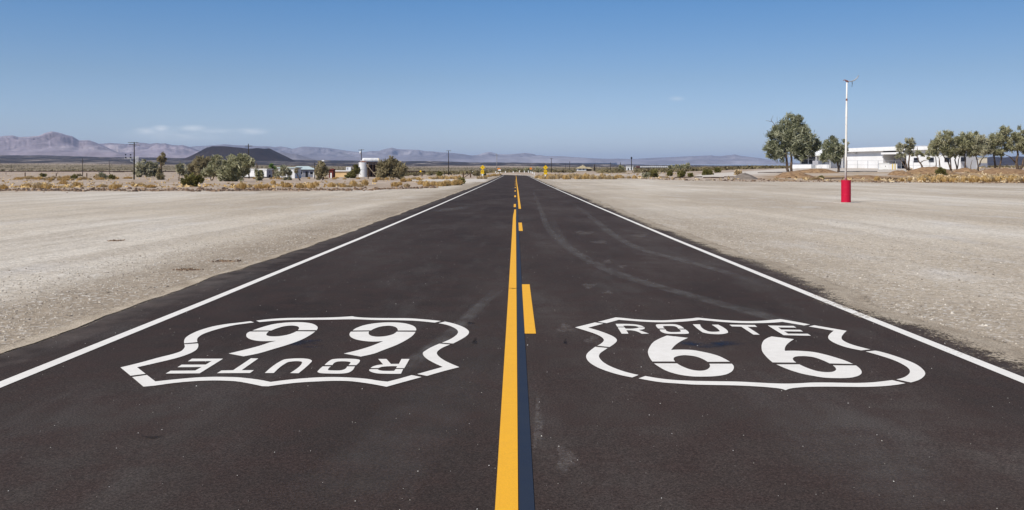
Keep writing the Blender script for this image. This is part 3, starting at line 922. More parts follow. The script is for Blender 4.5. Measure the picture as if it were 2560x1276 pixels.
def ridge(name, pts, dist, depth, basey, seed, m, label, rough=1.0):
    """a mountain range: crest line as seen, real depth behind and in front of it, eroded by gullies"""
    pts = np.array(pts, float)
    px = np.arange(pts[0, 0], pts[-1, 0] + .1, 1.6)
    cy = np.interp(px, pts[:, 0], pts[:, 1])
    nr = 56
    v = np.linspace(0, 1.25, nr)
    PXX, VV = np.meshgrid(px, v)
    Y = dist - depth * (1 - VV) + (fbm(PXX / 40, VV * 0 + seed, 3, seed) - .5) * depth * .25 * VV
    X = (PXX - CX) / F * Y
    base = HC + (CY - basey) * dist / F
    top = HC + (CY - cy) * Y[np.argmin(abs(v - 1))] / F
    rx, ry = X / (depth * .22), Y / (depth * .3)
    rn = 1 - np.abs(2 * fbm(rx, ry, 5, seed + 1) - 1) * 2.2
    rn2 = 1 - np.abs(2 * fbm(rx * 2.7, ry * 1.6, 4, seed + 5) - 1) * 2
    prof_v = np.where(VV < 1, VV ** .95, 1 - (VV - 1) * 1.6)
    ero = (1 - np.abs(np.clip(VV, 0, 2) - 1) ** .8)
    w = (4 * VV * np.clip(1 - VV, 0, 1)) ** 1.2
    H = (top - base)[None] if (top - base).ndim == 1 else top - base
    edge = np.minimum(sstep(pts[0, 0], pts[0, 0] + 25, PXX), sstep(pts[-1, 0], pts[-1, 0] - 25, PXX) * 0 + 1)
    Z = base + H * np.clip(prof_v + w * ((rn - .35) * .36 + (rn2 - .4) * .22 + (fbm(rx * 7, ry * 4, 3, seed + 9) - .5) * .22) * rough, .3 * VV, 1.6)
    lim = HC + (CY - cy)[None] * Y / F        # nothing in front of the crest stands above it
    Z = np.where(VV < 1, np.minimum(Z, lim - (1 - VV) * H * .12), Z)
    Z = np.where(VV == v[0], base - 60, Z)
    me = grid_mesh(name, np.stack([X, Y, Z], -1).reshape(-1, 3), nr, len(px))
    return struct(link(name, me, m), label)


ridge('mountains', [(-260, 372), (-120, 352), (-40, 345), (0, 342), (12, 340), (33, 339), (45, 343), (72, 342), (95, 340), (104, 337), (112, 333), (120, 331), (130, 328.7), (141, 330.5), (155, 334),
                    (163, 337), (172, 339), (181, 341), (188, 345.5), (197, 351), (208, 351), (219, 350.5), (226, 352), (232, 354), (245, 359), (262, 366), (285, 377), (310, 388), (340, 398)],
      12500, 4200, 398, 3, 'mountain_rock', 'tall lavender mountain range with the highest peak')
ridge('mountains', [(180, 392), (230, 366), (246, 360), (257, 359.5), (275, 358), (298, 359.5), (320, 361), (335, 360), (347, 357), (362, 358), (374, 360), (384, 359), (393, 358), (402, 359.5), (413, 358.8), (421, 361),
                    (430, 363), (445, 364), (457, 363), (468, 366), (480, 370), (500, 377), (530, 386), (570, 396)],
      14500, 3600, 400, 8, 'mountain_rock', 'lower lavender range behind the double crossarm pole')
ridge('mountains', [(430, 392), (470, 368), (490, 366), (515, 365), (545, 362.5), (562, 361), (585, 363), (600, 363.5), (625, 364), (647, 366), (667, 366), (687, 368), (701, 366.6), (716, 368.6), (730, 372.5), (740, 370.6),
                    (756, 367), (770, 367), (800, 369), (818, 370), (832, 372), (844, 374), (866, 377), (900, 381), (930, 386), (960, 396)],
      18500, 4200, 402, 14, 'mountain_rock_far', 'pale range behind the dark flat topped cone')
ridge('mountains', [(655, 400), (680, 384), (695, 380.5), (710, 381), (725, 383.5), (740, 385), (755, 390), (775, 396), (800, 403)],
      9500, 1500, 404, 19, 'mountain_rock_far', 'small blue hill beside the dark cone', .6)
ridge('mountains', [(760, 396), (800, 382), (860, 381), (882, 380.5), (902, 382), (914, 380), (927, 378), (947, 378), (955, 375), (961, 373.5), (970, 371.5), (980, 369.3), (993, 373), (1020, 374), (1047, 375), (1062, 378), (1084, 379), (1100, 381),
                    (1131, 382.5), (1161, 386), (1177, 389), (1192, 388), (1200, 386), (1209, 382.5), (1223, 380), (1233, 382), (1245, 386), (1268, 386.5), (1285, 385), (1300, 384), (1311, 382.5), (1332, 385), (1342, 388.5),
                    (1354, 388.5), (1365, 391), (1403, 391), (1434, 393), (1466, 395), (1500, 398), (1540, 404)],
      19500, 4500, 406, 23, 'mountain_rock_far', 'blue mountain range along the skyline where the road ends')
ridge('mountains', [(2380, 414), (2420, 404), (2450, 396), (2480, 392), (2510, 394), (2540, 391), (2580, 393), (2640, 390), (2720, 398)],
      7000, 1800, 416, 37, 'cone_rock', 'dark grey hills behind the spreading tree')
ridge('mountains', [(1370, 402), (1420, 397), (1466, 396), (1494, 396.5), (1523, 397.5), (1541, 397), (1560, 397.5), (1580, 398), (1600, 397), (1634, 395), (1664, 394), (1702, 392), (1727, 391), (1750, 390), (1763, 389.5), (1777, 388.7), (1790, 390.6),
                    (1803, 390.5), (1815, 389), (1828, 388), (1837, 386), (1845, 388.5), (1852, 390), (1877, 393), (1902, 396), (1934, 401), (1960, 405.5), (2010, 410), (2060, 413), (2140, 414)],
      21000, 4500, 409, 31, 'mountain_rock_far', 'faint pale range on the skyline beside the big tree')

# cinder cone
D0 = 4600.0
u0, y0 = (597 - CX) / F * D0, D0
nr, na = 46, 220
rr = np.linspace(0, 1, nr); aa = np.linspace(0, 2 * math.pi, na, endpoint=False)
RRR, AAA = np.meshgrid(rr, aa, indexing='ij')
q = D0 / F
rb, rt = 160 * q, 74 * q
zb = HC + (CY - 412) * q; H = 41.5 * q
rad_ = RRR * rb * (1 + .05 * np.cos(AAA * 2 + .6))
hh = np.where(rad_ < rt, .80 + .2 * (rad_ / rt) ** 2.2, np.clip(1 - (rad_ - rt) / (rb - rt), 0, 1) ** 1.18)
rimv = 1 + .05 * np.cos(AAA - math.radians(200)) + .03 * np.sin(3 * AAA + 1) + (fbm(AAA * 3.2, AAA * 0, 3, 78) - .5) * .07
gul = (fbm(AAA / (2 * math.pi) * 60, RRR * 3, 3, 77) - .5) * .13 * np.clip((rad_ - rt) / (rb - rt), 0, .5) * 2
Z = zb + H * (hh * rimv + gul)
Z = np.where(RRR > .98, zb - 30, Z)
struct(link('cinder_cone_hill', grid_mesh('cinder_cone_hill', np.stack([u0 + rad_ * np.cos(AAA), y0 + rad_ * np.sin(AAA), Z], -1).reshape(-1, 3), nr, na, wrap=True), 'cone_rock'), 'dark flat topped volcanic cone rising from the lava field')

# haze: one closed box of pale even air
hm = bpy.data.materials.new('haze'); hm.use_nodes = True
nt = hm.node_tree; nt.nodes.remove(nt.nodes['Principled BSDF'])
pv = N(nt, 'ShaderNodeVolumePrincipled'); pv.inputs['Color'].default_value = (.52, .67, 1, 1)
pv.inputs['Density'].default_value = 3.1e-5; pv.inputs['Anisotropy'].default_value = 0.0
L(nt, pv.outputs[0], nt.nodes['Material Output'].inputs['Volume'])
MT['haze'] = hm
hz = MB().box((0, 8000, -130), 80000, 70000, 130 + 780).build('haze', 'haze', origin=Vector((0, 8000, 0)))
struct(hz, 'pale desert air', 'stuff')


# ------------------------------------------------------------------ foliage
def sprays(C, size, rad=None, up=.25, slim=.34, jitter=.9):
    """one small leaf spray per centre: narrow quads in mixed directions"""
    n = len(C)
    d = rng.normal(size=(n, 3)); d[:, 2] += up
    if rad is not None:
        d += rad * jitter
    d /= np.linalg.norm(d, axis=1)[:, None] + 1e-9
    s = np.cross(d, rng.normal(size=(n, 3))); s /= np.linalg.norm(s, axis=1)[:, None] + 1e-9
    l = (size * rng.uniform(.6, 1.4, n))[:, None]
    w = l * slim * rng.uniform(.7, 1.3, n)[:, None]
    a = C - d * l * .5; b_ = C + d * l * .5
    return np.stack([a - s * w * .4, a + s * w * .4, b_ + s * w * .25, b_ - s * w * .25], 1)


def crown(blobs, d, n, size, ground=None, gaps=.42, up=.25, slim=.34):
    """blobs: photo ellipses (x, y, rx, ry) -> leaf quads filling clumps inside real ellipsoids at distance d"""
    k = d / F
    area = np.array([b[2] * b[3] for b in blobs]); share = area / area.sum()
    Q_, V_ = [], []
    for b, s in zip(blobs, share):
        cx, cz = (b[0] - CX) * k, HC + (CY - b[1]) * k
        rx, rz = b[2] * k, b[3] * k
        ry = (rx + rz) / 2
        cy = d + rng.uniform(-.35, .35) * ry
        m = max(10, int(n * 1.05 * s))
        # clumps: most leaves gather round branch ends
        nc = max(6, int(m / 55))
        g = rng.normal(size=(nc, 3)); g /= np.linalg.norm(g, axis=1)[:, None]
        g *= (rng.uniform(.12, 1.1, nc) ** .5)[:, None]
        cl = g * (rx, ry, rz) + (cx, cy, cz)
        cr = rng.uniform(.10, .30, nc) * min(rx, rz, 3.2)
        tone = rng.uniform(.2, .85, nc)
        idx = rng.integers(0, nc, m)
        loc = rng.normal(size=(m, 3)) * .66
        loc[rng.random(m) < .10] *= 2.3
        P = cl[idx] + loc * cr[idx][:, None] * (1.1, 1.1, 1.15)
        rel = (P - (cx, cy, cz)) / (rx, ry, rz)
        ok = (rel ** 2).sum(1) < 1.75
        if ground is not None:
            ok &= P[:, 2] > ground + .05
        P = P[ok]; rel = rel[ok]
        Q_.append(sprays(P, size, rel, up, slim)); V_.append(np.clip(tone[idx][ok] + rng.normal(0, .13, ok.sum()), 0, 1))
    return np.concatenate(Q_), np.concatenate(V_)


def limb(mb, pts, d, r0, r1, dy=0.0):
    P = [W(x, y, d) for x, y in pts]
    P = [p + Vector((0, dy * i / max(1, len(P) - 1), 0)) for i, p in enumerate(P)]
    # a little crookedness between the given points
    out = []
    for i in range(len(P) - 1):
        for t in (0, .5):
            q_ = P[i].lerp(P[i + 1], t)
            if t:
                q_ += Vector((random.uniform(-1, 1), random.uniform(-1, 1), random.uniform(-.5, .5))) * (P[i + 1] - P[i]).length * .07
            out.append(q_)
    out.append(P[-1])
    n = len(out)
    mb.tube(out, [r0 + (r1 - r0) * i / (n - 1) for i in range(n)], 7)


def tree(name, label, cat, foot, blobs, limbs, n, size, leaf, bark='bark', group=None, dead=(), up=.7, slim=.24, r=None, low=True):
    size = size * 1.2
    """foot: photo point where the trunk meets the ground; limbs: lists of photo points from the trunk out"""
    p = stand(*foot)
    d = p.y
    k = d / F
    o = thing(name, label, cat, p, group)
    Qd, V = crown(blobs, d, n, size, p.z if low else None, up=up, slim=slim)
    me = quads_mesh('crown', Qd - np.array(p)[None, None], V)
    link('crown', me, leaf, o)
    tb = MB()
    for i, (pts, r0, r1) in enumerate(limbs):
        pts = list(pts)
        if abs(pts[0][1] - foot[1]) < 12:
            pts[0] = (pts[0][0], foot[1] + .8)
        limb(tb, pts, d, r0 * k, r1 * k, random.uniform(-.5, .5) * k * 6)
        # twigs reaching into the clumps
        e = pts[-1]
    # branches from the upper trunk to every clump
    tips = [pts[-1] for pts, _, _ in limbs]
    for b in blobs:
        t = min(tips, key=lambda q_: (q_[0] - b[0]) ** 2 + (q_[1] - b[1]) ** 2)
        e = (b[0] + random.uniform(-.3, .3) * b[2], b[1] + random.uniform(-.5, .1) * b[3])
        limb(tb, [t, ((t[0] + e[0]) / 2 + random.uniform(-1, 1), (t[1] + e[1]) / 2), e], d, .55 * k, .18 * k, random.uniform(-1, 1) * b[2] * k * .5)
    for pts, r0, r1 in dead:
        limb(tb, pts, d, r0 * k, r1 * k)
    tb.build('trunk', bark, o, smooth=True)
    return o


def cr(ox, oy, s, blobs):
    return [(ox + b[0] / s, oy + b[1] / s, b[2] / s * 1.08, b[3] / s * 1.1) for b in blobs]


def lp_(ox, oy, s, pts):
    return [(ox + x / s, oy + y / s) for x, y in pts]


S1, S2 = 6.075, 6.717
# --- the big tree by the white building
c1 = lambda b: cr(1880, 270, S1, b)
l1 = lambda p: lp_(1880, 270, S1, p)
tree('tall_tree', 'tall dark green tree with two trunks and a dead branch beside the white building', 'tree', (1970, 430),
     c1([(600, 215, 150, 105), (690, 190, 60, 70), (480, 400, 165, 135), (650, 400, 200, 150), (790, 330, 80, 90), (800, 450, 150, 140), (940, 560, 95, 110), (330, 470, 110, 120), (280, 590, 85, 110), (300, 700, 60, 80),
         (430, 740, 85, 95), (660, 620, 130, 120), (820, 620, 140, 95), (990, 600, 50, 70), (700, 730, 130, 70), (560, 560, 110, 150), (380, 650, 110, 110), (850, 700, 90, 60)]),
     [(l1([(548, 985), (530, 850), (515, 700), (480, 520), (450, 420)]), 3.6, 1.3), (l1([(600, 985), (600, 830), (588, 700), (600, 520), (640, 380)]), 3.3, 1.2)],
     17000, .6, 'bigtree', dead=[(l1([(480, 420), (370, 300), (330, 240), (285, 180)]), 1.1, .5), (l1([(300, 210), (255, 200), (210, 192)]), .5, .3), (l1([(290, 190), (320, 115)]), .4, .25), (l1([(340, 270), (300, 310), (290, 335)]), .45, .25),
                                  (l1([(385, 290), (382, 130)]), .4, .25)])
tree('shade_tree', 'smaller dark green tree behind the white pole with the red drum', 'tree', (2096, 431),
     c1([(1210, 500, 85, 65), (1180, 620, 100, 85), (1300, 620, 100, 85), (1120, 715, 100, 80), (1270, 750, 100, 70), (1390, 590, 55, 85), (1385, 700, 55, 60)]),
     [(l1([(1310, 975), (1315, 900), (1300, 830), (1260, 740)]), 3.4, 1.4), (l1([(1310, 940), (1345, 850), (1360, 760)]), 1.8, .8)], 5600, .55, 'bigtree')
c2 = lambda b: cr(2200, 290, S2, b)
l2 = lambda p: lp_(2200, 290, S2, p)
GT = 'feathery trees beside the white building'
tree('feathery_tree', 'sparse feathery tree with three bare stems rising from a mound beside the white transformer box', 'tree', (2271, 428),
     c2([(350, 560, 75, 80), (480, 470, 90, 75), (520, 560, 80, 70), (320, 650, 85, 50), (560, 640, 45, 55), (540, 425, 55, 50), (400, 480, 50, 50)]),
     [(l2([(470, 925), (420, 860), (335, 715)]), 1.9, .8), (l2([(470, 925), (435, 780), (405, 600)]), 2.1, 1), (l2([(490, 925), (490, 700), (485, 520)]), 2.3, .9)], 2600, .5, 'tamarisk_grey', group=GT)
tree('leaning_tree', 'dark leaning nearly bare trunk forking over a low mound', 'tree', (2311, 428.5),
     c2([(740, 640, 110, 45), (640, 600, 40, 60), (820, 690, 50, 30)]),
     [(l2([(745, 895), (700, 830), (655, 770), (630, 690), (622, 510)]), 2.4, .4), (l2([(672, 790), (740, 748), (835, 735)]), 1.1, .5)], 700, .45, 'tamarisk', group=GT)
tree('feathery_tree', 'full feathery tree in front of the teal container', 'tree', (2378, 428.5),
     c2([(1080, 400, 160, 115), (1000, 540, 165, 105), (900, 480, 70, 80), (1130, 560, 125, 110), (880, 625, 85, 45), (1190, 640, 80, 50), (1160, 330, 60, 60), (860, 560, 60, 60)]),
     [(l2([(1195, 880), (1150, 780), (1080, 690), (1040, 560)]), 2.0, .9), (l2([(1195, 880), (1185, 740), (1180, 600)]), 1.8, .8), (l2([(1020, 890), (1000, 780), (985, 690)]), 1.6, .8), (l2([(930, 860), (930, 690)]), 1.5, .8)],
     7500, .5, 'tamarisk', group=GT)
tree('feathery_tree', 'feathery tree with slanting stems just beyond the teal container', 'tree', (2394, 428.5),
     c2([(1430, 390, 95, 105), (1560, 330, 85, 65), (1350, 500, 115, 115), (1470, 560, 120, 105), (1330, 615, 100, 50), (1290, 430, 50, 60)]),
     [(l2([(1300, 880), (1255, 740), (1300, 600)]), 2.0, .9), (l2([(1290, 860), (1320, 740), (1345, 640)]), 1.4, .7), (l2([(1425, 870), (1425, 640)]), 2.2, 1.0)], 6500, .5, 'tamarisk', group=GT)
tree('feathery_tree', 'feathery tree in front of the cream building', 'tree', (2446, 428.5),
     c2([(1690, 440, 120, 105), (1650, 580, 125, 105), (1775, 550, 75, 105), (1620, 420, 80, 80), (1560, 640, 70, 45)]),
     [(l2([(1650, 870), (1640, 760), (1610, 640)]), 2.0, .9), (l2([(1670, 830), (1700, 740), (1750, 690)]), 1.6, .7), (l2([(1530, 860), (1550, 740)]), 1.0, .5)], 5600, .5, 'tamarisk_grey', group=GT)
tree('feathery_tree', 'two stemmed feathery tree standing in the gap before the last tree', 'tree', (2491, 428.5),
     c2([(1930, 390, 90, 95), (1960, 540, 110, 100), (2090, 260, 85, 75), (1885, 450, 45, 70), (2040, 620, 50, 60)]),
     [(l2([(1935, 875), (1925, 720), (1905, 560), (1890, 430)]), 2.3, 1.2), (l2([(2000, 875), (2030, 780), (2055, 700), (2040, 560)]), 2.1, 1.0)], 5000, .5, 'tamarisk', group=GT)
tree('spreading_tree', 'broad spreading tree with thick dark trunk cut by the picture edge', 'tree', (2546, 428.5),
     c2([(2200, 330, 140, 100), (2300, 450, 160, 120), (2400, 300, 110, 100), (2160, 450, 90, 90), (2480, 450, 120, 160), (2190, 560, 90, 65), (2560, 330, 120, 140), (2420, 560, 90, 60), (2640, 480, 130, 150)]),
     [(l2([(2310, 900), (2290, 800), (2320, 650), (2300, 520)]), 4.2, 1.6), (l2([(2340, 880), (2410, 740), (2480, 620)]), 3.0, 1.2), (l2([(2270, 780), (2190, 690), (2120, 660)]), 1.8, .8)], 9500, .5, 'tamarisk', group=GT)

# --- trees on the other side of the road
GL = 'feathery trees round the trailers'
tree('feathery_tree', 'grey green bushy tree right behind the double crossarm pole', 'tree', (366, 443.5), [(352, 425, 13, 18), (362, 414, 11, 13), (345, 434, 9, 9), (371, 426, 8, 14)],
     [([(366, 443.5), (363, 432), (361, 423)], 1.5, .8)], 2600, .75, 'tamarisk_grey', group=GL)
tree('feathery_tree', 'narrow grey green tree between the double crossarm pole and the dead topped tree', 'tree', (387, 443), [(384, 414, 9, 14), (387, 428, 10, 14), (380, 434, 8, 9)],
     [([(387, 443), (386, 425), (390, 408)], 1.2, .6)], 1900, .75, 'tamarisk_grey', group=GL)
tree('dead_topped_tree', 'straight dark trunk with a brown shaggy head like a dead palm', 'tree', (404, 450), [(405, 396, 7, 9), (397, 400, 4, 6), (411, 397, 4, 5), (404, 404, 5, 8), (407, 388, 4, 4), (402, 441, 10, 11), (399, 430, 5, 8)],
     [([(404, 450), (404, 430), (404, 402)], 1.9, 1.4)], 2300, .7, 'brown_leaf', group=GL, dead=[([(404, 400), (407, 384)], .4, .15), ([(403, 400), (393, 392)], .4, .15)])
tree('feathery_tree', 'thin pale trunk tree next to the dark front shrub', 'tree', (447, 452), [(447, 419, 9, 12), (455, 424, 10, 10), (462, 432, 8, 8)],
     [([(447, 452), (449, 438), (446, 428)], 1.6, .8), ([(448, 440), (455, 428)], .8, .4)], 1200, .7, 'tamarisk_grey', 'bark_pale', group=GL)
tree('feathery_tree', 'large grey green tree with a dark leaning trunk in front of the cone', 'tree', (494, 445), [(506, 397, 13, 12), (490, 412, 17, 14), (478, 424, 12, 12), (518, 408, 14, 15), (505, 425, 16, 14), (470, 430, 9, 10), (526, 424, 12, 12)],
     [([(494, 445), (493, 437), (484, 428)], 2.2, 1.1), ([(494, 440), (503, 420), (503, 404)], 1.6, .7)], 5200, .75, 'brown_leaf', group=GL)
tree('feathery_tree', 'pale forked trunk tree between two larger trees before the cone', 'tree', (529, 452), [(541, 402, 14, 10), (537, 415, 15, 13), (526, 428, 14, 11), (547, 426, 12, 13), (515, 433, 10, 9)],
     [([(529, 452), (525, 441), (520, 432)], 1.2, .7), ([(530, 452), (536, 440), (542, 425)], 1.2, .7)], 4200, .75, 'tamarisk', 'bark_pale', group=GL)
tree('feathery_tree', 'widest bushy tree reaching the ground beside the single crossarm pole', 'tree', (590, 454), [(605, 394, 18, 8), (585, 403, 22, 12), (607, 410, 20, 14), (567, 413, 14, 12), (585, 425, 28, 14), (612, 428, 12, 14), (572, 440, 22, 13), (592, 445, 20, 9), (555, 436, 10, 12), (628, 406, 10, 10)],
     [([(590, 454), (588, 435), (584, 418)], 2.2, 1.0)], 10500, .75, 'tamarisk', group=GL)
tree('desert_shrub', 'dark olive shrub alone on the bare sand before the trees', 'shrub', (477, 467), [(482, 446, 19, 9), (474, 455, 17, 9), (494, 450, 11, 8), (466, 462, 9, 5), (484, 460, 12, 6)],
     [([(477, 467), (480, 455)], .7, .4), ([(476, 467), (468, 455)], .6, .3), ([(478, 467), (490, 452)], .6, .3)], 2600, .5, 'olive', low=True)
tree('feathery_tree', 'pointed bush with a bare stem in front of the white trailer', 'tree', (648, 452), [(648, 442, 9, 9), (644, 432, 6, 8), (653, 436, 5, 8)],
     [([(648, 452), (645, 430), (640, 408)], .8, .3)], 1100, .65, 'tamarisk', group=GL, dead=[([(645, 428), (640, 402)], .4, .15)])
tree('feathery_tree', 'small bush at the shaded end of the white trailer', 'tree', (691, 447), [(690, 440, 7, 7), (694, 434, 5, 6)], [([(691, 447), (691, 440)], .6, .3)], 700, .65, 'tamarisk_grey', group=GL)
tree('feathery_tree', 'leaning grey tree between the second palm and the blue house', 'tree', (729, 451), [(714, 426, 10, 10), (708, 434, 7, 7), (719, 433, 8, 8), (717, 447, 12, 5)],
     [([(729, 451), (727, 438), (721, 426)], 1.0, .5)], 1900, .65, 'tamarisk_grey', group=GL)
tree('bare_tree', 'dead leaning trunk with no leaves in front of the blue house', 'tree', (751, 451.5), [(742, 424, 4, 5), (740, 430, 4, 3)],
     [([(751, 451.5), (744, 440), (740, 431), (742, 418)], 1.8, .5), ([(741, 431), (735, 424)], .5, .2)], 110, .5, 'brown_leaf', group=GL)
tree('feathery_tree', 'brown green tree beside the red shed', 'tree', (806.5, 451), [(803, 420, 12, 11), (808, 432, 11, 10), (798, 430, 8, 12), (801, 409, 5, 5), (817, 424, 6, 5), (797, 443, 6, 5)],
     [([(806.5, 451), (808, 440), (803, 425)], 1.6, .7)], 2600, .65, 'brown_leaf', group=GL)
tree('feathery_tree', 'round dark green bush between the tan house and the upright tank', 'tree', (883, 446), [(880, 436, 12, 9), (890, 428, 9, 12), (872, 441, 8, 5), (893, 420, 5, 8)],
     [([(883, 446), (884, 434)], .8, .4)], 2600, .65, 'olive', group=GL)
tree('feathery_tree', 'wide brown grey tree screening the tank tower', 'tree', (976, 449), [(951, 424, 13, 20), (965, 413, 15, 14), (980, 408, 10, 14), (988, 418, 15, 16), (1003, 424, 12, 14), (975, 432, 24, 13), (953, 440, 11, 9), (998, 438, 12, 8), (978, 399, 4, 8)],
     [([(976, 449), (974, 436), (966, 420)], 1.6, .7), ([(982, 449), (985, 432), (981, 412)], 1.4, .6), ([(962, 446), (957, 424), (950, 408)], .9, .4), ([(1002, 446), (1004, 432)], 1.3, .6)], 9000, .65, 'brown_leaf', group=GL)


def palm(label, foot, top, r, n=26):
    p = stand(*foot); d = p.y; k = d / F
    o = thing('palm_tree', label, 'palm tree', p, 'fan palms by the trailers')
    c = W(top[0], top[1], d)
    tb = MB(); tb.tube([p, p.lerp(c, .5) + Vector((.1, 0, 0)), c], [.32, .27, .24], 8); tb.build('trunk', 'bark', o, smooth=True)
    Qs, V = [], []
    for i in range(n):
        a = random.uniform(0, 6.28); e = random.uniform(-.5, 1.3)
        dr = Vector((math.cos(a) * math.cos(e), math.sin(a) * math.cos(e), math.sin(e)))
        tip = c + dr * r * k * random.uniform(.7, 1.1); tone = random.uniform(.1, 1)
        for j in range(9):
            f = (j - 4) / 4
            s = dr.orthogonal().normalized() * f * r * k * .42
            t2 = tip + s + Vector((0, 0, -abs(f) * .4 - .25 * r * k * random.random() * .6))
            m_ = c.lerp(t2, .45); w = Vector((.07, .03, .05))
            Qs.append([c, m_ + w, t2, m_ - w]); V.append(min(1, max(0, tone + random.uniform(-.2, .2))))
    me = quads_mesh('crown', np.array([[list(v) for v in q_] for q_ in Qs]) - np.array(p)[None, None], np.array(V))
    link('crown', me, 'palm', o)


palm('taller fan palm behind the shaded end of the white trailer', (683, 444), (681, 417), 12)
palm('shorter fan palm at the near corner of the blue house', (708, 444.5), (707, 421), 10)
palm('young fan palm behind the brown green tree by the lamp post', (800, 443), (800, 414), 8, 16)

# --- lone shrubs
GSH = 'green desert shrubs'
for px, py, w_, h_, lf, lab in (
        (107, 443, 9, 9, 'olive', 'dark shrub below the rail track between the first two leaning fence posts'),
        (184, 449.5, 10, 12, 'olive', 'dark bushy shrub standing on the sand below the single thin far pole'),
        (198, 441, 8, 6, 'brown_leaf', 'low brown shrub just behind the dark bushy shrub'),
        (257, 449.5, 10, 15, 'tamarisk_grey', 'grey green shrub nearest to the low trestle'),
        (243, 447, 9, 10, 'straw', 'pale yellow green shrub touching the grey green shrub'),
        (279, 449, 7, 11, 'olive', 'shrub directly under the low trestle'),
        (1099, 445, 7, 15, 'olive', 'small round tree on one thin stem near the thin crossarm pole'),
        (1074, 439, 7, 9, 'brown_leaf', 'dark shrub at the end of the pipe fence'),
        (1210, 443, 5, 12, 'olive', 'dark shrub close behind the yellow bend sign by the long gravel lot'),
        (1192, 441, 9, 9, 'brown_leaf', 'reddish brown bush next to the yellow bend sign'),
        (1345, 432, 8, 12, 'tamarisk', 'rounded green bush beyond the road bend'),
        (1318, 432, 8, 11, 'tamarisk', 'green bush behind the small orange diamond'),
        (1287, 431, 9, 9, 'tamarisk', 'pale green bush above the end of the yellow line'),
        (1553, 428, 11, 13, 'tamarisk', 'light green tree in front of the small white hut'),
        (1634, 444, 15, 18, 'olive', 'large dark olive shrub at the edge of the far gravel'),
        (1614, 447, 11, 13, 'tamarisk_grey', 'grey shrub leaning on the large olive shrub'),
        (1675, 441, 8, 12, 'olive', 'dark shrub in front of the far tree row'),
        (1704, 445, 11, 15, 'olive', 'shrub at the end of the modelled shade strip lying across the gravel'),
        (1727, 443, 7, 8, 'olive', 'small dark shrub right of the far tree row'),
        (1770, 438, 12, 9, 'olive', 'wide low shrub on the pale slope'),
        (1794, 432, 8, 8, 'olive', 'low dark shrub farther up the pale slope'),
        (1846, 438, 7, 7, 'straw', 'yellow tuft shrub above the grey earth mound'),
        (2353, 438, 10, 12, 'olive', 'dark green shrub among dry grass before the full feathery tree'),
        (2052, 449, 5, 5, 'olive', 'tiny green plant at the foot of the dark earth bank'),
        (1154, 460, 7, 10, 'olive', 'green tuft at the end of the golden grass row beside the road')):
    tree('desert_shrub', lab, 'shrub', (px, py), [(px - w_ * .3, py - h_ * .55, w_ * .65, h_ * .45), (px + w_ * .35, py - h_ * .5, w_ * .6, h_ * .42), (px, py - h_ * .72, w_ * .6, h_ * .35)],
         [([(px, py), (px - w_ * .3, py - h_ * .5)], .5, .2), ([(px, py), (px + w_ * .35, py - h_ * .5)], .5, .2)], int(260 + w_ * h_ * 5), .5 if py > 440 else .8, lf, group=GSH)
for i, (px, h_, lab) in enumerate(((1677, 12, 'first'), (1690, 15, 'second'), (1704, 14, 'third'), (1717, 17, 'fourth and tallest'))):
    tree('row_tree', f'{lab} small green tree in the far row at the end of the train', 'tree', (px, 427), [(px, 427 - h_ * .62, 7, h_ * .36), (px + 2, 427 - h_ * .85, 5, h_ * .2), (px - 3, 427 - h_ * .4, 6, h_ * .3)],
         [([(px, 427), (px, 427 - h_ * .6)], .8, .4)], 700, 1.0, 'tamarisk', group='far tree row')

# ------------------------------------------------------------------ dry grass clumps (copies of five)
def clump_mesh(name, n, spread, leaf):
    a = rng.uniform(0, 6.28, n); r = rng.uniform(0, 1, n) ** .6 * .42
    bx, by = r * np.cos(a) * spread, r * np.sin(a) * .66
    ln = rng.uniform(.45, 1.0, n) * (1 - r * .7)
    lean = r * 1.1 + rng.normal(0, .16, n)
    d = np.stack([np.cos(a) * np.sin(lean), np.sin(a) * np.sin(lean), np.cos(lean)], 1)
    p0 = np.stack([bx, by, np.zeros(n) - .03], 1); p1 = p0 + d * ln[:, None] + np.stack([rng.normal(0, .05, n), rng.normal(0, .05, n), -.12 * lean], 1)
    s = np.stack([-np.sin(a + rng.normal(0, .8, n)), np.cos(a), np.zeros(n)], 1); w = rng.uniform(.018, .05, n)[:, None]
    Qd = np.stack([p0 - s * w, p0 + s * w, p1 + s * w * .7, p1 - s * w * .7], 1)
    me = quads_mesh(name, Qd, np.clip(rng.normal(.5, .25, n), 0, 1))
    me.materials.append(MT[leaf])
    return me


CM = [clump_mesh('dry_grass_clump', 420, s, l) for s, l in ((1.0, 'gold'), (1.5, 'gold'), (.8, 'straw'), (1.3, 'straw'), (2.0, 'gold'))]
proto_used = {}
GC = 0


def clump(px, py, w, h, label, group, kind=None):
    global GC
    p = stand(px, py); k = p.y / F
    i = kind if kind is not None else random.choice((0, 1, 1, 2, 3, 4))
    o = bpy.data.objects.new('dry_grass_clump', CM[i]); COL.objects.link(o)
    o.location = p
    sx = w * k / (1.05 * (1.0, 1.5, .8, 1.3, 2.0)[i])
    o.scale = (sx, sx * random.uniform(.8, 1.2), h * k * 1.12)
    o.rotation_euler = (0, 0, random.choice((0, math.pi)) + random.uniform(-.3, .3))
    tag(o, label, 'dry grass', group)
    GC += 1


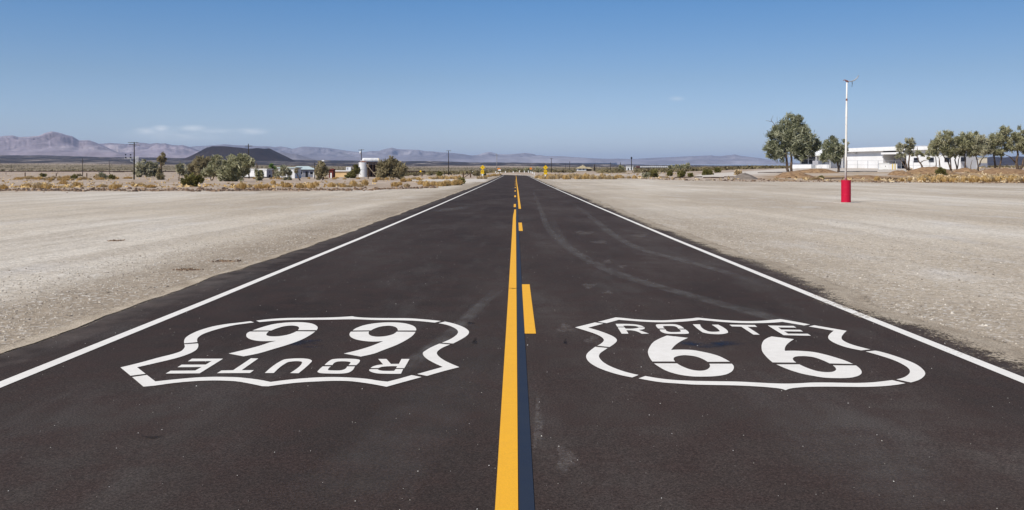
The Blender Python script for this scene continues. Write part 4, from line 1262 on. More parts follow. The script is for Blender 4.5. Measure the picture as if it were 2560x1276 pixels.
near_l = [(9, 474, 26, 14), (69, 469, 25, 12), (98, 471, 34, 16), (114, 473, 30, 16), (158, 461, 20, 12), (166, 468, 14, 7), (194, 468, 20, 13), (190, 460, 14, 6), (259, 468, 18, 8), (285, 474, 28, 17), (297, 469, 16, 10),
          (334, 465, 14, 8), (350, 466, 20, 9), (376, 470, 26, 9), (604, 473, 26, 20), (623, 469, 12, 9), (648, 472, 26, 13), (664, 472, 22, 12), (683, 461, 15, 12), (706, 461, 10, 9), (716, 469, 26, 15), (698, 466, 14, 6), (750, 471, 20, 16),
          (762, 470, 14, 9), (778, 471, 24, 15), (789, 465, 18, 12), (829, 468, 22, 13), (842, 466, 14, 8), (857, 469, 20, 12), (883, 467, 20, 18), (873, 469, 14, 8), (900, 468, 16, 9), (913, 464, 14, 17), (937, 456, 14, 10), (987, 467, 22, 14),
          (999, 464, 16, 11), (1017, 468, 16, 10), (1009, 455, 14, 10), (1023, 454, 14, 9), (1053, 462, 20, 12), (1066, 467, 20, 16), (1084, 465, 20, 14), (1098, 466, 18, 14)]
for q_ in near_l:
    clump(*q_, 'golden dry grass clump on the bare sand between the gravel lot and the trailers', 'golden clumps on the sand')
for i in range(14):
    x = 1104 + i * 3.6
    clump(x, 466 - i * .28 + random.uniform(-.6, .6), 11, 14 + random.uniform(-3, 3), 'golden grass clump in the dense row ending beside the road', 'dense grass row by the road', 0)
for i in range(26):
    clump(1076 + i * 3 + random.uniform(-1, 1), 448.2 - i * .02 + random.uniform(-.8, .8), 8, 7 + random.uniform(-2, 3), 'straw coloured grass tuft behind the pale track', 'tufts behind the pale track')
for i in range(13):
    clump(1214 + i * 3 + random.uniform(-1, 1), 444.2 - i * .42 + random.uniform(-.4, .4), 7, 6.5 + random.uniform(-1, 2), 'straw grass tuft between the bend sign and the road bend', 'tufts before the road bend')
for x, y, w, h in ((1197, 448, 9, 8), (1203, 448, 10, 9), (1210, 448, 9, 10), (1215, 448, 6, 8)):
    clump(x, y, w, h, 'grass clump at the foot of the yellow bend sign beside the long gravel lot', 'grass under the bend sign')
for i in range(24):
    x = random.uniform(0, 330); y = random.uniform(446, 452)
    clump(x, y, random.uniform(12, 26), random.uniform(6, 10), 'low golden grass clump in the strip before the rail track', 'low clumps before the rail track', random.choice((1, 3, 4)))
for i in range(12):
    clump(random.uniform(925, 1060), random.uniform(448.5, 452), random.uniform(8, 14), random.uniform(6, 9), 'golden grass clump under the wide brown tree', 'clumps under the brown tree')
for i in range(18):
    x = random.uniform(620, 900)
    clump(x, random.uniform(446.5, 450), random.uniform(7, 13), random.uniform(4, 7), 'small straw tuft at the foot of the trailers and houses', 'tufts before the houses')
for i in range(52):
    x = 1342 + i * 4.2 + random.uniform(-2, 2)
    h = np.interp(x, [1342, 1370, 1390, 1420, 1480, 1560], [9, 12, 14, 14, 12, 8]) * random.uniform(.75, 1.15)
    y = 448.3 if random.random() < .6 else random.uniform(444, 447)
    clump(x, y + random.uniform(-.4, .4), random.uniform(8, 14), h, 'tall dry grass clump in the thick band beyond the gravel', 'thick grass band beyond the gravel', random.choice((0, 1, 2, 3)))
for x, y, w, h in ((1586, 447, 12, 10), (1572, 447, 10, 8), (1599, 445, 9, 6), (1650, 447, 8, 6), (1668, 446, 10, 5)):
    clump(x, y, w, h, 'tawny grass clump where the band thins out by the large olive shrub', 'thinning clumps')
for x, y, w, h in ((2016, 449.5, 18, 7), (2041, 449.5, 22, 8), (2143, 445, 20, 8), (2193, 452, 16, 12), (2252, 453.5, 14, 9), (2275, 453, 12, 10), (2118, 449, 14, 6)):
    clump(x, y, w, h, 'single tawny tuft along the dark bank below the white building', 'tufts along the bank')
for i in range(42):
    x = 2300 + i * 6.4 + random.uniform(-3, 3)
    clump(x, 455 + (x - 2300) / 260 * .8 + random.uniform(-1.8, .8), random.uniform(13, 22), random.uniform(10, 17), 'brown gold grass clump in the front row under the feathery trees', 'front grass row under the trees', random.choice((0, 1, 3, 4)))
for i in range(22):
    x = 2310 + i * 12 + random.uniform(-5, 5)
    clump(x, random.uniform(443, 449), random.uniform(10, 18), random.uniform(5, 10), 'low tawny grass clump behind the front grass row', 'low grass behind the front row', random.choice((1, 3, 4)))
print('clumps', GC)

# ------------------------------------------------------------------ scrub on the valley floor, too many to count
def tufts(name, m, P, size, label, per=7):
    n = len(P)
    C = np.repeat(P, per, 0); s = np.repeat(size, per)
    off = rng.normal(size=(n * per, 3)) * s[:, None] * (.38, .38, .2); off[:, 2] = np.abs(off[:, 2]) + s * .22
    Qd = sprays(C + off, 1.0, None, .2, .55)
    c = Qd.mean(1, keepdims=True); Qd = c + (Qd - c) * (s * .85)[:, None, None]
    tone = np.clip(np.repeat(rng.uniform(.1, .9, n), per) + rng.normal(0, .12, n * per), 0, 1)
    return struct(link(name, quads_mesh(name, Qd, tone), m), label, 'stuff')


def scatter(n, x0, x1, d0, d1, pw=1.0):
    d = d0 + (d1 - d0) * rng.random(n) ** pw
    px = rng.uniform(x0, x1, n)
    x = (px - CX) / F * d
    return x, d, px


x, d, px = scatter(36000, -150, 2750, 330, 2500, 1.5)
keep = (fbm(x / 60, d / 160, 4, 61) > .42)
s_, dd = road_sd(x, d)
keep &= ~((np.abs(dd) < 12) & (s_ < 900))
keep &= ~((px > 1960) & (d < 420))
keep &= ~((px < 475) & (d < 790))
keep &= ~((((px > 1438) & (px < 1488)) | ((px > 1562) & (px < 1587))) & (d < 800))
keep &= ~((px > 560) & (px < 930) & (d < 420))
x, d = x[keep], d[keep]
tufts('scrub_vegetation', 'brush', np.stack([x, d, terr(x, d) - .05], -1), rng.uniform(.5, 1.6, len(x)), 'dark olive scrub covering the valley floor', 6)
x, d, px = scatter(2200, -150, 1290, 95, 720, 1.6)
keep = (fbm(x / 14, d / 40, 3, 62) > .47); s_, dd = road_sd(x, d); keep &= np.abs(dd) > 12
keep &= ~((px > 560) & (px < 930) & (d < 300) & (d > 180))
x, d = x[keep], d[keep]
tufts('sparse_undergrowth', 'gold', np.stack([x, d, terr(x, d) - .03], -1), rng.uniform(.18, .5, len(x)), 'sparse low dry growth on the sand', 5)
x, d, px = scatter(2600, 1340, 2750, 118, 300, 1.2)
lim_ = np.interp(px, [1340, 1560, 1640, 1700, 1850, 2560], [165, 170, 155, 138, 124, 113])
keep = (d > lim_ + 1) & (fbm(x / 12, d / 20, 3, 63) > .48) & ~((px > 1700) & (px < 2260) & (d > lim_ + 14))
x, d = x[keep], d[keep]
tufts('sparse_undergrowth', 'straw', np.stack([x, d, terr(x, d) - .03], -1), rng.uniform(.2, .6, len(x)), 'sparse low dry growth under the trees', 5)
# clods and broken stone along the lot's far rim
n = 2600
px = rng.uniform(-60, 1095, n); d = np.interp(px, [0, 900, 1095], [70, 72.5, 84]) + rng.exponential(3.2, n) * rng.choice([1, -.15], n) + (fbm(px / 30, px * 0, 2, 64) - .5) * 6
x = (px - CX) / F * d
struct(stones('rim_rubble', 'clods', np.stack([x, d, terr(x, d) - .01], -1), rng.lognormal(-2.5, .5, n).clip(.03, .26)), 'brown clods and stones along the far rim of the gravel lot', 'stuff')
n = 900
px = rng.uniform(1560, 2620, n); d = np.interp(px, [1340, 1560, 1640, 1700, 1850, 2560], [165, 170, 155, 138, 124, 113]) + rng.exponential(4, n) - 1.5
x = (px - CX) / F * d
struct(stones('rim_rubble', 'clods', np.stack([x, d, terr(x, d) - .01], -1), rng.lognormal(-2.3, .5, n).clip(.04, .35)), 'brown clods along the bank below the trees', 'stuff')


# twigs and crumbled clods lying on the near verge
for px, py, w_, lab in ((468, 670, 45, 'dark twigs on the gravel verge'), (562, 649, 38, 'dark twigs farther along the gravel verge'), (290, 597, 22, 'small dark debris out on the gravel lot')):
    cxx, cyy = ground_at(px, py); kx = cyy / F
    n = 130
    xx = cxx + rng.normal(0, .42, n) * w_ * kx; yy = cyy + rng.normal(0, .5, n) * 4.5 * cyy * cyy / (F * HC) * .35
    struct(stones('twig_litter', 'clods', np.stack([xx, yy, terr(xx, yy)], -1), rng.lognormal(-4.3, .5, n).clip(.006, .04)), lab, 'stuff')


# ------------------------------------------------------------------ earth mounds and banks
def mound(px0, px1, ybase, ytop, depth, label, m='soil', seed=0):
    p = stand((px0 + px1) / 2, ybase); d = p.y + depth * .5; k = p.y / F
    w = (px1 - px0) * k; h = (ybase - ytop) * k
    nu, nv = 48, 20
    U, V = np.meshgrid(np.linspace(-1, 1, nu), np.linspace(-1, 1, nv))
    X = p.x + U * w / 2; Y = d + V * depth / 2
    r = np.sqrt(U ** 2 + V ** 2)
    b_ = np.clip(1 - r ** 1.6, 0, 1) ** .8 * (.6 + .8 * fbm(U * 2.2 + seed, V * 2 + seed, 4, 70 + seed))
    Z = terr(X, Y) - .06 + b_ * h * 1.25 - (r > 1) * .05
    me = grid_mesh('earth_mound', np.stack([X, Y, Z], -1).reshape(-1, 3), nv, nu)
    return struct(link('earth_mound', me, m), label)


MT['soil'] = simple('red_brown_soil', (.33, .21, .11), (.17, .10, .052), 1.6, bmp=.5)
MT['grey_soil'] = simple('grey_earth', (.24, .2, .165), (.13, .108, .09), .9, bmp=.4)
mound(1955, 2062, 446, 433, 9, 'red brown mound round the foot of the tall tree', 'soil', 1)
mound(1842, 1908, 449.5, 437.5, 6, 'grey earth mound at the edge of the gravel', 'grey_soil', 2)
mound(2245, 2300, 440, 429, 7, 'brown mound under the three stemmed tree', 'soil', 3)
mound(2290, 2420, 436, 421, 10, 'long brown mound under the feathery trees', 'soil', 4)
mound(2400, 2470, 432, 423, 6, 'low brown mound before the cream building', 'soil', 5)
mound(2470, 2620, 436, 424, 10, 'brown mound at the foot of the spreading tree', 'soil', 6)
mound(2120, 2260, 448, 440.5, 7, 'long low brown bank beside the pole', 'soil', 7)
mound(1985, 2112, 433, 424, 6, 'dark brown bank before the low white wall', 'soil', 8)


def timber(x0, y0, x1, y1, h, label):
    """dark log-shaped strip on the ground standing in for bank shade, between two photo points"""
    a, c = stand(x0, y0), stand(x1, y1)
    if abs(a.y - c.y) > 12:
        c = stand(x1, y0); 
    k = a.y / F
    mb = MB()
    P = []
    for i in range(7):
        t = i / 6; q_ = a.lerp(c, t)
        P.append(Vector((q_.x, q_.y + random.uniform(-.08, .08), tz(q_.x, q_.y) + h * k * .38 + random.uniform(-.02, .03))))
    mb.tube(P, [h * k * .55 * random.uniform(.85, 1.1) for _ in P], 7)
    o = mb.build('log_or_bank_shade', 'timber', origin=Vector(P[0]))  # dark tube modelled in place of the shade under the bank edge
    tag(o, label, 'log', 'dark modelled shade strips along the bank')


for q_, lab in (((1639, 443.8, 1667, 443.8, 2.2), 'short dark strip of modelled bank shade directly behind the large olive shrub'), ((1687, 445, 1728, 444.5, 2.6), 'dark strip of modelled bank shade with green shrubs growing behind it'), ((1736, 444.3, 1755, 443.8, 2.8), 'shortest dark strip of modelled bank shade between two longer ones on the pale slope'),
                ((1759, 445.3, 1809, 446.3, 3.0), 'longest dark strip of modelled bank shade on the pale slope'), ((1811, 443.5, 1836, 443.8, 2), 'thin dark strip of modelled bank shade just before the grey earth mound'), ((1764, 451.3, 1787, 451.0, 1.6), 'thin dark strip of modelled shade lying out on the gravel'),
                ((1895, 433, 1960, 432.6, 1.8), 'long thin dark strip of modelled shade leading to the tall tree'), ((1964, 446.2, 2012, 445.3, 2), 'dark strip of modelled bank shade below the red brown mound'), ((2056, 447, 2111, 446.2, 2.6), 'dark strip of modelled bank shade passing behind the pole above the red drum'),
                ((2096, 430.2, 2193, 429.8, 1.7), 'long straight dark strip of modelled shade leading from the shade tree'), ((2151, 447, 2186, 447, 2), 'thin dark strip of modelled bank shade half buried in the brown bank'), ((2201, 448, 2267, 448, 2.2), 'dark strip of modelled bank shade at the end of the low brown bank'),
                ((2380, 450, 2398, 450, 3.4), 'first of three short black strips of modelled shade among the grass under the trees'), ((2441, 451.5, 2457, 451.5, 4), 'middle of three short black strips of modelled shade among the grass under the trees'), ((2520, 450.5, 2533, 450.5, 4), 'last of three short black strips of modelled shade among the grass by the spreading tree')):
    timber(*q_, lab)  # lays a dark strip in place of shade, not a real timber

# ------------------------------------------------------------------ pole with the red drum
p = stand(2115, 507.5); d = p.y; k = d / F
fp = thing('flag_pole', 'tall rusty white pole standing in a crimson drum on the gravel', 'pole', p)
pad = MB()
n = 26
ring = [(p.x + (.62 + .09 * math.sin(3 * a + 1) + .05 * math.sin(7 * a)) * math.cos(a), p.y + (.5 + .06 * math.sin(2 * a)) * math.sin(a)) for a in [2 * math.pi * i / n for i in range(n)]]
pad.prism([(x, y, tz(x, y) - .02) for x, y in ring], [(p.x + (x - p.x) * .93, p.y + (y - p.y) * .93, p.z + .022) for x, y in ring]); pad.build('concrete_pad', 'concrete', fp)
R = 11.9 * k; Hd = 55.5 * k; zb = p.z + .024
dm = MB()
prf = [(0, .985), (.012, 1.0), (.03, .975), (.32, .975), (.335, 1.012), (.35, .975), (.65, .975), (.665, 1.012), (.68, .975), (.965, .975), (.98, 1.0), (1, .99), (1.0, .93), (.985, .9)]
nn = 40
for t, r in prf:
    dm.v += [(p.x + R * r * math.cos(2 * math.pi * i / nn), p.y + R * r * math.sin(2 * math.pi * i / nn), zb + Hd * t) for i in range(nn)]
for j in range(len(prf) - 1):
    for i in range(nn):
        dm.f.append((j * nn + i, j * nn + (i + 1) % nn, (j + 1) * nn + (i + 1) % nn, (j + 1) * nn + i))
dm.f.append(tuple(range((len(prf) - 1) * nn, len(prf) * nn)))
m, nt, b = new_mat('drum_red')
nn_ = tex(nt, 3.2, 5, .65); n2 = tex(nt, 7, 4, .6, (1, 1, .5))
c = mix(nt, ramp(nt, nn_, [(.35, 0), (.7, .5)]), (.52, .004, .04), (.40, .004, .03))
c = mix(nt, ramp(nt, n2, [(.66, 0), (.72, .75)]), c, (.16, .02, .02))
L(nt, c, b.inputs['Base Color']); b.inputs['Roughness'].default_value = .6; b.inputs['Specular IOR Level'].default_value = .25
MT['drum_red'] = m
dm.build('drum', 'drum_red', fp, smooth=False)
m, nt, b = new_mat('pole_white_rusty')
tcn = N(nt, 'ShaderNodeTexCoord'); sx = N(nt, 'ShaderNodeSeparateXYZ'); L(nt, tcn.outputs['Object'], sx.inputs[0])
wr = tex(nt, 5, 5, .7, (1, 1, .35))
low = math_(nt, 'MULTIPLY', math_(nt, 'LESS_THAN', sx.outputs[2], 2.35), math_(nt, 'GREATER_THAN', sx.outputs[0], -.005))
low = math_(nt, 'MULTIPLY', low, ramp(nt, wr, [(.4, 0), (.5, 1)]))
spot = ramp(nt, tex(nt, 9, 5, .7), [(.64, 0), (.7, .8)])
zz_ = (507.5 - 250) * k
bandm = math_(nt, 'LESS_THAN', math_(nt, 'ABSOLUTE', math_(nt, 'SUBTRACT', sx.outputs[2], zz_)), .055)
f_ = math_(nt, 'MAXIMUM', math_(nt, 'MAXIMUM', low, spot), bandm)
L(nt, mix(nt, f_, (.74, .71, .66), (.2, .06, .035)), b.inputs['Base Color']); b.inputs['Roughness'].default_value = .6
MT['pole_white_rusty'] = m
pb, pt = W(2114, 452, d), W(2117.2, 207, d)
pm = MB()
ts = [0, .25, .5, .74, .742, .82, .84, 1]
pm.tube([pb.lerp(pt, t) for t in ts], [.056, .055, .054, .052, .046, .045, .042, .036], 14); pm.build('pole', 'pole_white_rusty', fp, smooth=True)
hd = MB()
hd.tube([W(2114.5, 204.5, d), W(2118.5, 202.8, d), W(2121, 206.5, d)], [.03, .045, .03], 8)
hd.tube([W(2117, 203.5, d), W(2113, 200.6, d), W(2110, 200.4, d), W(2107.5, 203, d)], [.035, .028, .02, .008], 7)
hd.build('pulley_head', 'rust', fp, smooth=True)
arm = MB(); arm.tube([W(2119, 203.5, d), W(2125, 204.2, d), W(2131, 203.2, d), W(2138, 199.8, d), W(2143, 195.2, d), W(2146.5, 189.3, d)], [.022, .02, .028, .03, .026, .022], 8); arm.build('bent_arm', 'galv', fp, smooth=True)
wr_ = MB(); wr_.tube([W(2130, 204, d), W(2130.8, 210, d), W(2129.6, 218, d)], [.016, .013, .008], 6); wr_.build('loose_wire', 'pole', fp)


# ------------------------------------------------------------------ utility poles
def upole(x, y, xt, yt, arms, label, m='pole', w=1.0, ins=True, extra=None):
    p = stand(x, y); d = p.y; k = d / F
    o = thing('utility_pole', label, 'utility pole', p, 'utility poles')
    tp = W(xt, yt, d); tp.y = p.y
    r = .155 * w
    MB().tube([p - Vector((0, 0, .3)), p.lerp(tp, .5), tp], [r * 1.25, r * 1.05, r * .8], 9).build('pole', m, o, smooth=True)
    for (ya, xa, xb, dy) in arms:
        a, b_ = W(xa, ya + dy / 2, d), W(xb, ya - dy / 2, d)
        a.y = b_.y = p.y - r - .03
        dirv = (b_ - a)
        cm = MB(); cm.tube([a, b_], .085 * w, 4); arm_o = cm.build('crossarm', m, o)
        if ins:
            n_ = 4 if abs(xb - xa) > 10 else 2
            for i in range(n_):
                q_ = a.lerp(b_, (i + .35) / n_ * .98 + .01)
                MB().tube([q_ + Vector((0, 0, .06)), q_ + Vector((0, 0, .16)), q_ + Vector((0, 0, .28))], [.03, .07, .04], 6).build('insulator', 'galv', arm_o)
    if extra:
        extra(o, d, k, p)
    return o


upole(335.3, 449.5, 335.6, 355.5, [(357.2, 321, 347, 0), (362.8, 323.5, 350, -1.6)], 'tall dark pole with two stacked crossarms')
upole(622.8, 446.5, 621, 360, [(365.8, 613.5, 631, 0)], 'dark pole with one crossarm standing before the flat topped cone')


def transformer(o, d, k, p):
    c = W(901.3, 385, d); MB().tube([(c.x, p.y - .45, c.z), (c.x, p.y - .45, c.z + .95)], .3, 10).build('transformer', 'white', o, smooth=True)


upole(903.2, 441, 903.2, 374, [(375.3, 896, 910.5, .8)], 'pole with a white transformer rising behind the upright tank', extra=transformer)
upole(1121.3, 438, 1121.3, 376.8, [(377.6, 1115.3, 1128, .6)], 'plain dark pole standing alone short of the yellow bend sign')
upole(1242.2, 431, 1242.2, 384, [(386, 1237, 1243, 0), (388.4, 1237.5, 1247.5, 0)], 'slender pale grey pole with two short crossarms near the road end', 'pole_grey', 1.0, False)
upole(1378.2, 432, 1378.2, 396, [(397.2, 1374.8, 1382.5, 0)], 'dark pole beyond the bend sign with a short crossarm', ins=False)
upole(206.6, 440, 206.6, 396.5, [(403.3, 201, 209.5, .3)], 'thin far pole with a low crossarm before the lava field', w=.9, ins=False)
upole(274, 436, 274, 402.5, [(404.5, 271, 277, 0)], 'thinnest far pole between the low crossarm pole and the rail signal', w=.8, ins=False)
upole(28, 431, 28, 411, [(412.5, 25.5, 30.5, 0)], 'short far pole above the rail track at the picture edge', w=.8, ins=False)
upole(674.6, 441, 674.6, 411, [], 'bare thin pole before the shaded end of the white trailer', w=.7, ins=False)
upole(786.5, 447, 786.5, 407, [(409.5, 784, 789, 0)], 'thin pole between the blue house and the red shed', w=.7, ins=False)


def floodlight(o, d, k, p):
    c = W(1578.5, 398, d); MB().box((c.x, p.y - .5, c.z), 3.4 * k, 1.2, 5 * k).build('lamp_head', 'black', o)


upole(1578.8, 426, 1578.5, 395.5, [], 'dark pole topped by a bulky lamp beside the small white hut', w=2.2, ins=False, extra=floodlight)
upole(1526.3, 426, 1526.3, 406.5, [(408, 1524, 1528.6, 0)], 'thin far pole between the tan roofed house and the white hut', w=1.5, ins=False)
upole(1551, 423, 1551, 406.5, [], 'short thick far pole above the light green tree', w=3.4, ins=False)
upole(1424.2, 427, 1424.2, 404, [(405.5, 1422, 1426.4, 0)], 'thin far pole just before the tan roofed house', w=1.4, ins=False)
upole(1414, 424, 1414, 409, [(410.3, 1412, 1416, 0)], 'shorter thin pole paired with the one before the tan roofed house', w=1.4, ins=False)
upole(1486, 428, 1486, 411.5, [], 'thick dark stump of a pole just past the tan roofed house', w=3.6, ins=False)

# lamp post by the brown tree
p = stand(809, 449); d = p.y
o = thing('lamp_post', 'dark lamp post with a white head above the red shed tree', 'lamp post', p)
MB().tube([p, W(809, 402, d)], [.1, .07], 8).build('pole', 'pole', o)
c = W(806, 402.6, d); MB().box((c.x, d, c.z - .12), .95, .35, .3).build('lamp_head', 'white', o)

# ------------------------------------------------------------------ railway at the far left
dR = 760.0
zr = lambda x: tz(x, dR)
x0, x1 = (-120 - CX) / F * dR, (250 - CX) / F * dR
x2, x3 = (271 - CX) / F * dR, (470 - CX) / F * dR
kR = dR / F
zt_ = HC + (CY - 430.2) * kR
o = thing('railway_track', 'long dark rail track on a low bank across the desert', 'railway', ((x0 + x3) / 2, dR, zt_ - .6))
mb = MB(); mb.box(((x0 + x3) / 2, dR, zt_ - .05), x3 - x0, .9, .8); mb.build('rail', 'timber', o)
eb = MB(); eb.prism([(x0, dR - 1.5, zt_ - 1.6), (x1, dR - 1.5, zt_ - 1.6), (x1, dR + 8, zt_ - 1.6), (x0, dR + 8, zt_ - 1.6)], [(x0, dR - .6, zt_ + .1), (x1, dR - .6, zt_ + .1), (x1, dR + 7, zt_ + .1), (x0, dR + 7, zt_ + .1)])
MT['bank'] = simple('pinkish_ballast', (.36, .28, .235), (.27, .21, .17), .3)
eb.build('ballast_bank', 'bank', o)
tr = MB()
xa, xb = (284 - CX) / F * dR, (311 - CX) / F * dR
o2 = thing('rail_trestle', 'small dark timber trestle carrying the rail track', 'bridge', ((xa + xb) / 2, dR, zt_ - 3))
MB().box(((xa + xb) / 2, dR - .55, zt_ - .75), xb - xa, 1.0, .82).build('deck', 'timber', o2)
for i in range(5):
    x = xa + (xb - xa) * (.08 + .21 * i)
    MB().box((x, dR - .55, zt_ - 3.4), .5, .7, 2.64).build('leg', 'timber', o2)

p = Vector(((342.5 - CX) / F * 740, 740, tz((342.5 - CX) / F * 740, 740)))
o = thing('rail_signal', 'white lattice cantilever signal with four dark heads over the rail track', 'rail signal', p)
kS = 740 / F
ms = MB(); h = (427 - 391.5) * kS
zb0, zt0 = HC + (CY - 428) * kS, HC + (CY - 391.5) * kS
for sx_ in (-.9, .9):
    for sy in (-.6, .6):
        ms.tube([(p.x + sx_, p.y + sy, p.z), (p.x + sx_, p.y + sy, zt0)], .13, 4)
nz_ = 9
for i in range(nz_):
    za, zc = p.z + (zt0 - p.z) * i / nz_, p.z + (zt0 - p.z) * (i + 1) / nz_
    ms.tube([(p.x - .9, p.y - .6, za), (p.x + .9, p.y - .6, zc)], .09, 4); ms.tube([(p.x + .9, p.y - .6, za), (p.x - .9, p.y - .6, zc)], .09, 4)
ms.build('lattice_mast', 'white', o)
am = MB(); xl = (311 - CX) / F * 740
for z in (397.3, 394.5):
    zz2 = HC + (CY - z) * kS; am.tube([(xl, p.y, zz2), (p.x, p.y, zz2)], .12, 4)
am.tube([((325 - CX) / F * 740, p.y, HC + (CY - 402) * kS), (p.x, p.y, HC + (CY - 410) * kS)], .12, 4)
am.tube([((327 - CX) / F * 740, p.y, HC + (CY - 402) * kS), ((327 - CX) / F * 740, p.y, HC + (CY - 397) * kS)], .1, 4)
am.build('cantilever_arm', 'white', o)
for x in (314.3, 326.9):
    for y in (387.4, 394.2):
        c = Vector(((x - CX) / F * 740, p.y - .5, HC + (CY - y) * kS))
        MB().tube([c, c + Vector((0, .5, 0))], .62, 14).build('signal_head', 'black', o)


# ------------------------------------------------------------------ old fences
def post(px, y0, y1, label, w=.16, m='wood', lean=0, group='old fence posts'):
    p = stand(px, y0); d = p.y
    o = MB().tube([p - Vector((0, 0, .2)), W(px + lean, y1, d)], [w, w * .85], 7).build('fence_post', m, origin=p)
    tag(o, label, 'fence post', group)


post(62.8, 443.3, 431.5, 'brown fence post nearest the picture edge below the rail track', .2)
post(140.6, 441.5, 433, 'brown fence post between the two bushy shrubs below the rail track', .2)
post(217, 444.5, 433, 'brown fence post below the thin far pole with a low crossarm', .2)
post(15, 437, 431, 'thin post under the rail track at the picture edge', .14)
post(144.5, 436, 430, 'small post touching the rail track', .14)
post(1055, 441.8, 432.5, 'stout brown post beside the small yellow sign', .24)
post(920.5, 447.3, 424, 'tall thin brown post before the tank tower', .16)
for x, y0, y1, lab in ((1085, 438, 430, 'first'), (1078.5, 437.5, 431, 'second'), (1111, 439, 430.5, 'third'), (1128, 440, 432, 'fourth'), (1135, 438.5, 431, 'fifth')):
    post(x, y0, y1, f'{lab} thin post in the broken fence line by the plain dark pole', .13, 'pole')
post(1439, 446, 437, 'thin post at the edge of the thick grass band', .1, 'pole')

p = stand(1030, 438); d = p.y; k = d / F
o = thing('pipe_fence', 'low dark pipe fence with two rails past the wide brown tree', 'fence', p, None)
MB().tube([W(1010, 428.7, d), W(1063, 428.5, d)], .22, 6).build('rail', 'timber', o)
MB().tube([W(1012, 436.2, d), W(1046, 436.6, d)], .18, 6).build('rail', 'timber', o)
for x in (1013, 1021.5, 1041.5, 1060):
    c = W(x, 438, d); MB().tube([(c.x, d, tz(c.x, d) - .1), W(x, 428, d)], .17, 6).build('post', 'timber', o)
p = stand(1036, 441); o = MB().tube([W(1034, 441, p.y), W(1038, 440.2, p.y), W(1044, 441, p.y)], [.25, .3, .2], 6).build('log_or_bank_shade', 'timber', origin=p)
tag(o, 'short dark log lying before the pipe fence', 'log')
p = stand(1158.5, 444.7); d = p.y
o = thing('fence_brace', 'fence corner brace of two brown posts and a slanting rail', 'fence', p)
for x, y0, y1 in ((1158.5, 444.7, 432), (1176.3, 444.5, 433)):
    c = W(x, y0, d); MB().tube([(c.x, d, tz(c.x, d) - .1), W(x, y1, d)], .17, 7).build('post', 'wood', o)
MB().tube([W(1160, 444.5, d), W(1175, 434.5, d)], .1, 6).build('brace_rail', 'wood', o)


# ------------------------------------------------------------------ road signs and markers
def diamond(name, label, px, py, ybase, half, face, arrow=True, plaque=None, post_='white', posttop=None):
    p = stand(px, ybase); d = p.y; k = d / F
    o = thing(name, label, 'road sign', p, 'yellow bend signs' if plaque else None)
    c = W(px, py, d)
    h = half * k
    ps = MB(); ps.box((p.x, d + .06, p.z - .2), .1, .1, c.z - p.z + .3); ps.build('post', 'wood' if plaque else post_, o)
    def board(cx, cz, pts, y, t, nm, m):
        mb = MB(); f = [(cx + a, y, cz + b_) for a, b_ in pts]; q_ = [(cx + a, y + t, cz + b_) for a, b_ in pts]
        mb.prism(q_, f); return mb.build(nm, m, o)
    dia = lambda s: [(-s, 0), (0, -s), (s, 0), (0, s)]
    bd = board(c.x, c.z, dia(h), d - .02, .02, 'sign_board', face)
    if arrow:
        # black border and the winding arrow
        mb = MB()
        o_, i_ = dia(h * .97), dia(h * .93)
        for q_ in range(4):
            a, b_ = q_, (q_ + 1) % 4
            n0 = len(mb.v)
            mb.v += [(c.x + o_[a][0], d - .026, c.z + o_[a][1]), (c.x + o_[b_][0], d - .026, c.z + o_[b_][1]), (c.x + i_[b_][0], d - .026, c.z + i_[b_][1]), (c.x + i_[a][0], d - .026, c.z + i_[a][1])]
            mb.f.append((n0, n0 + 1, n0 + 2, n0 + 3))
        sc = h / 8.4
        sh = [(2.6, -3.3), (1.5, -3.3), (1.5, -1.6), (-.9, 1.0), (-1.5, .4), (-1.8, 3.2), (1.0, 2.8), (.4, 2.2), (2.6, -.9)] if False else \
             [(2.2, -3.4), (1.2, -3.4), (1.1, -1.9), (-1.0, .4), (-1.6, 1.6), (-2.6, 1.5), (-1.4, 3.6), (-.1, 1.8), (-.8, 1.7), (-.2, .9), (1.9, -1.4)]
        n0 = len(mb.v)
        from_ = tessellate_polygon([[Vector((a, b_, 0)) for a, b_ in sh]])
        mb.v += [(c.x + a * sc, d - .026, c.z + b_ * sc) for a, b_ in sh]
        mb.f += [tuple(n0 + i for i in t) for t in from_]
        mb.build('arrow', 'black', bd)
    if plaque:
        (pxc, pyc, hw, hh) = plaque
        pc = W(pxc, pyc, d)
        pl = board(pc.x, pc.z, [(-hw * k, -hh * k), (hw * k, -hh * k), (hw * k, hh * k), (-hw * k, hh * k)], d - .02, .02, 'speed_plaque', face)
        cu = bpy.data.curves.new('digits', 'FONT'); cu.body = '45'; cu.size = hh * k * 1.15; cu.align_x = 'CENTER'; cu.align_y = 'CENTER'; cu.extrude = .001
        to = bpy.data.objects.new('digits_tmp', cu); COL.objects.link(to)
        dg = bpy.context.evaluated_depsgraph_get(); me = bpy.data.meshes.new_from_object(to.evaluated_get(dg))
        bpy.data.objects.remove(to)
        for v in me.vertices:
            x, y, z = v.co
            v.co = (pc.x + x * 1.25 - p.x, d - .027 - p.y + z, pc.z + y + hh * k * .12 - p.z)
        link('digits', me, 'black', pl)
        q_ = W(pxc - .3, pyc + hh, d)
        mb = MB(); mb.box((p.x + (pxc - .3 - px) * k * 0, d - .03, p.z + .05), .26, .05, max(.3, q_.z - p.z - .08)); mb.build('white_marker', 'white', o)
    return o


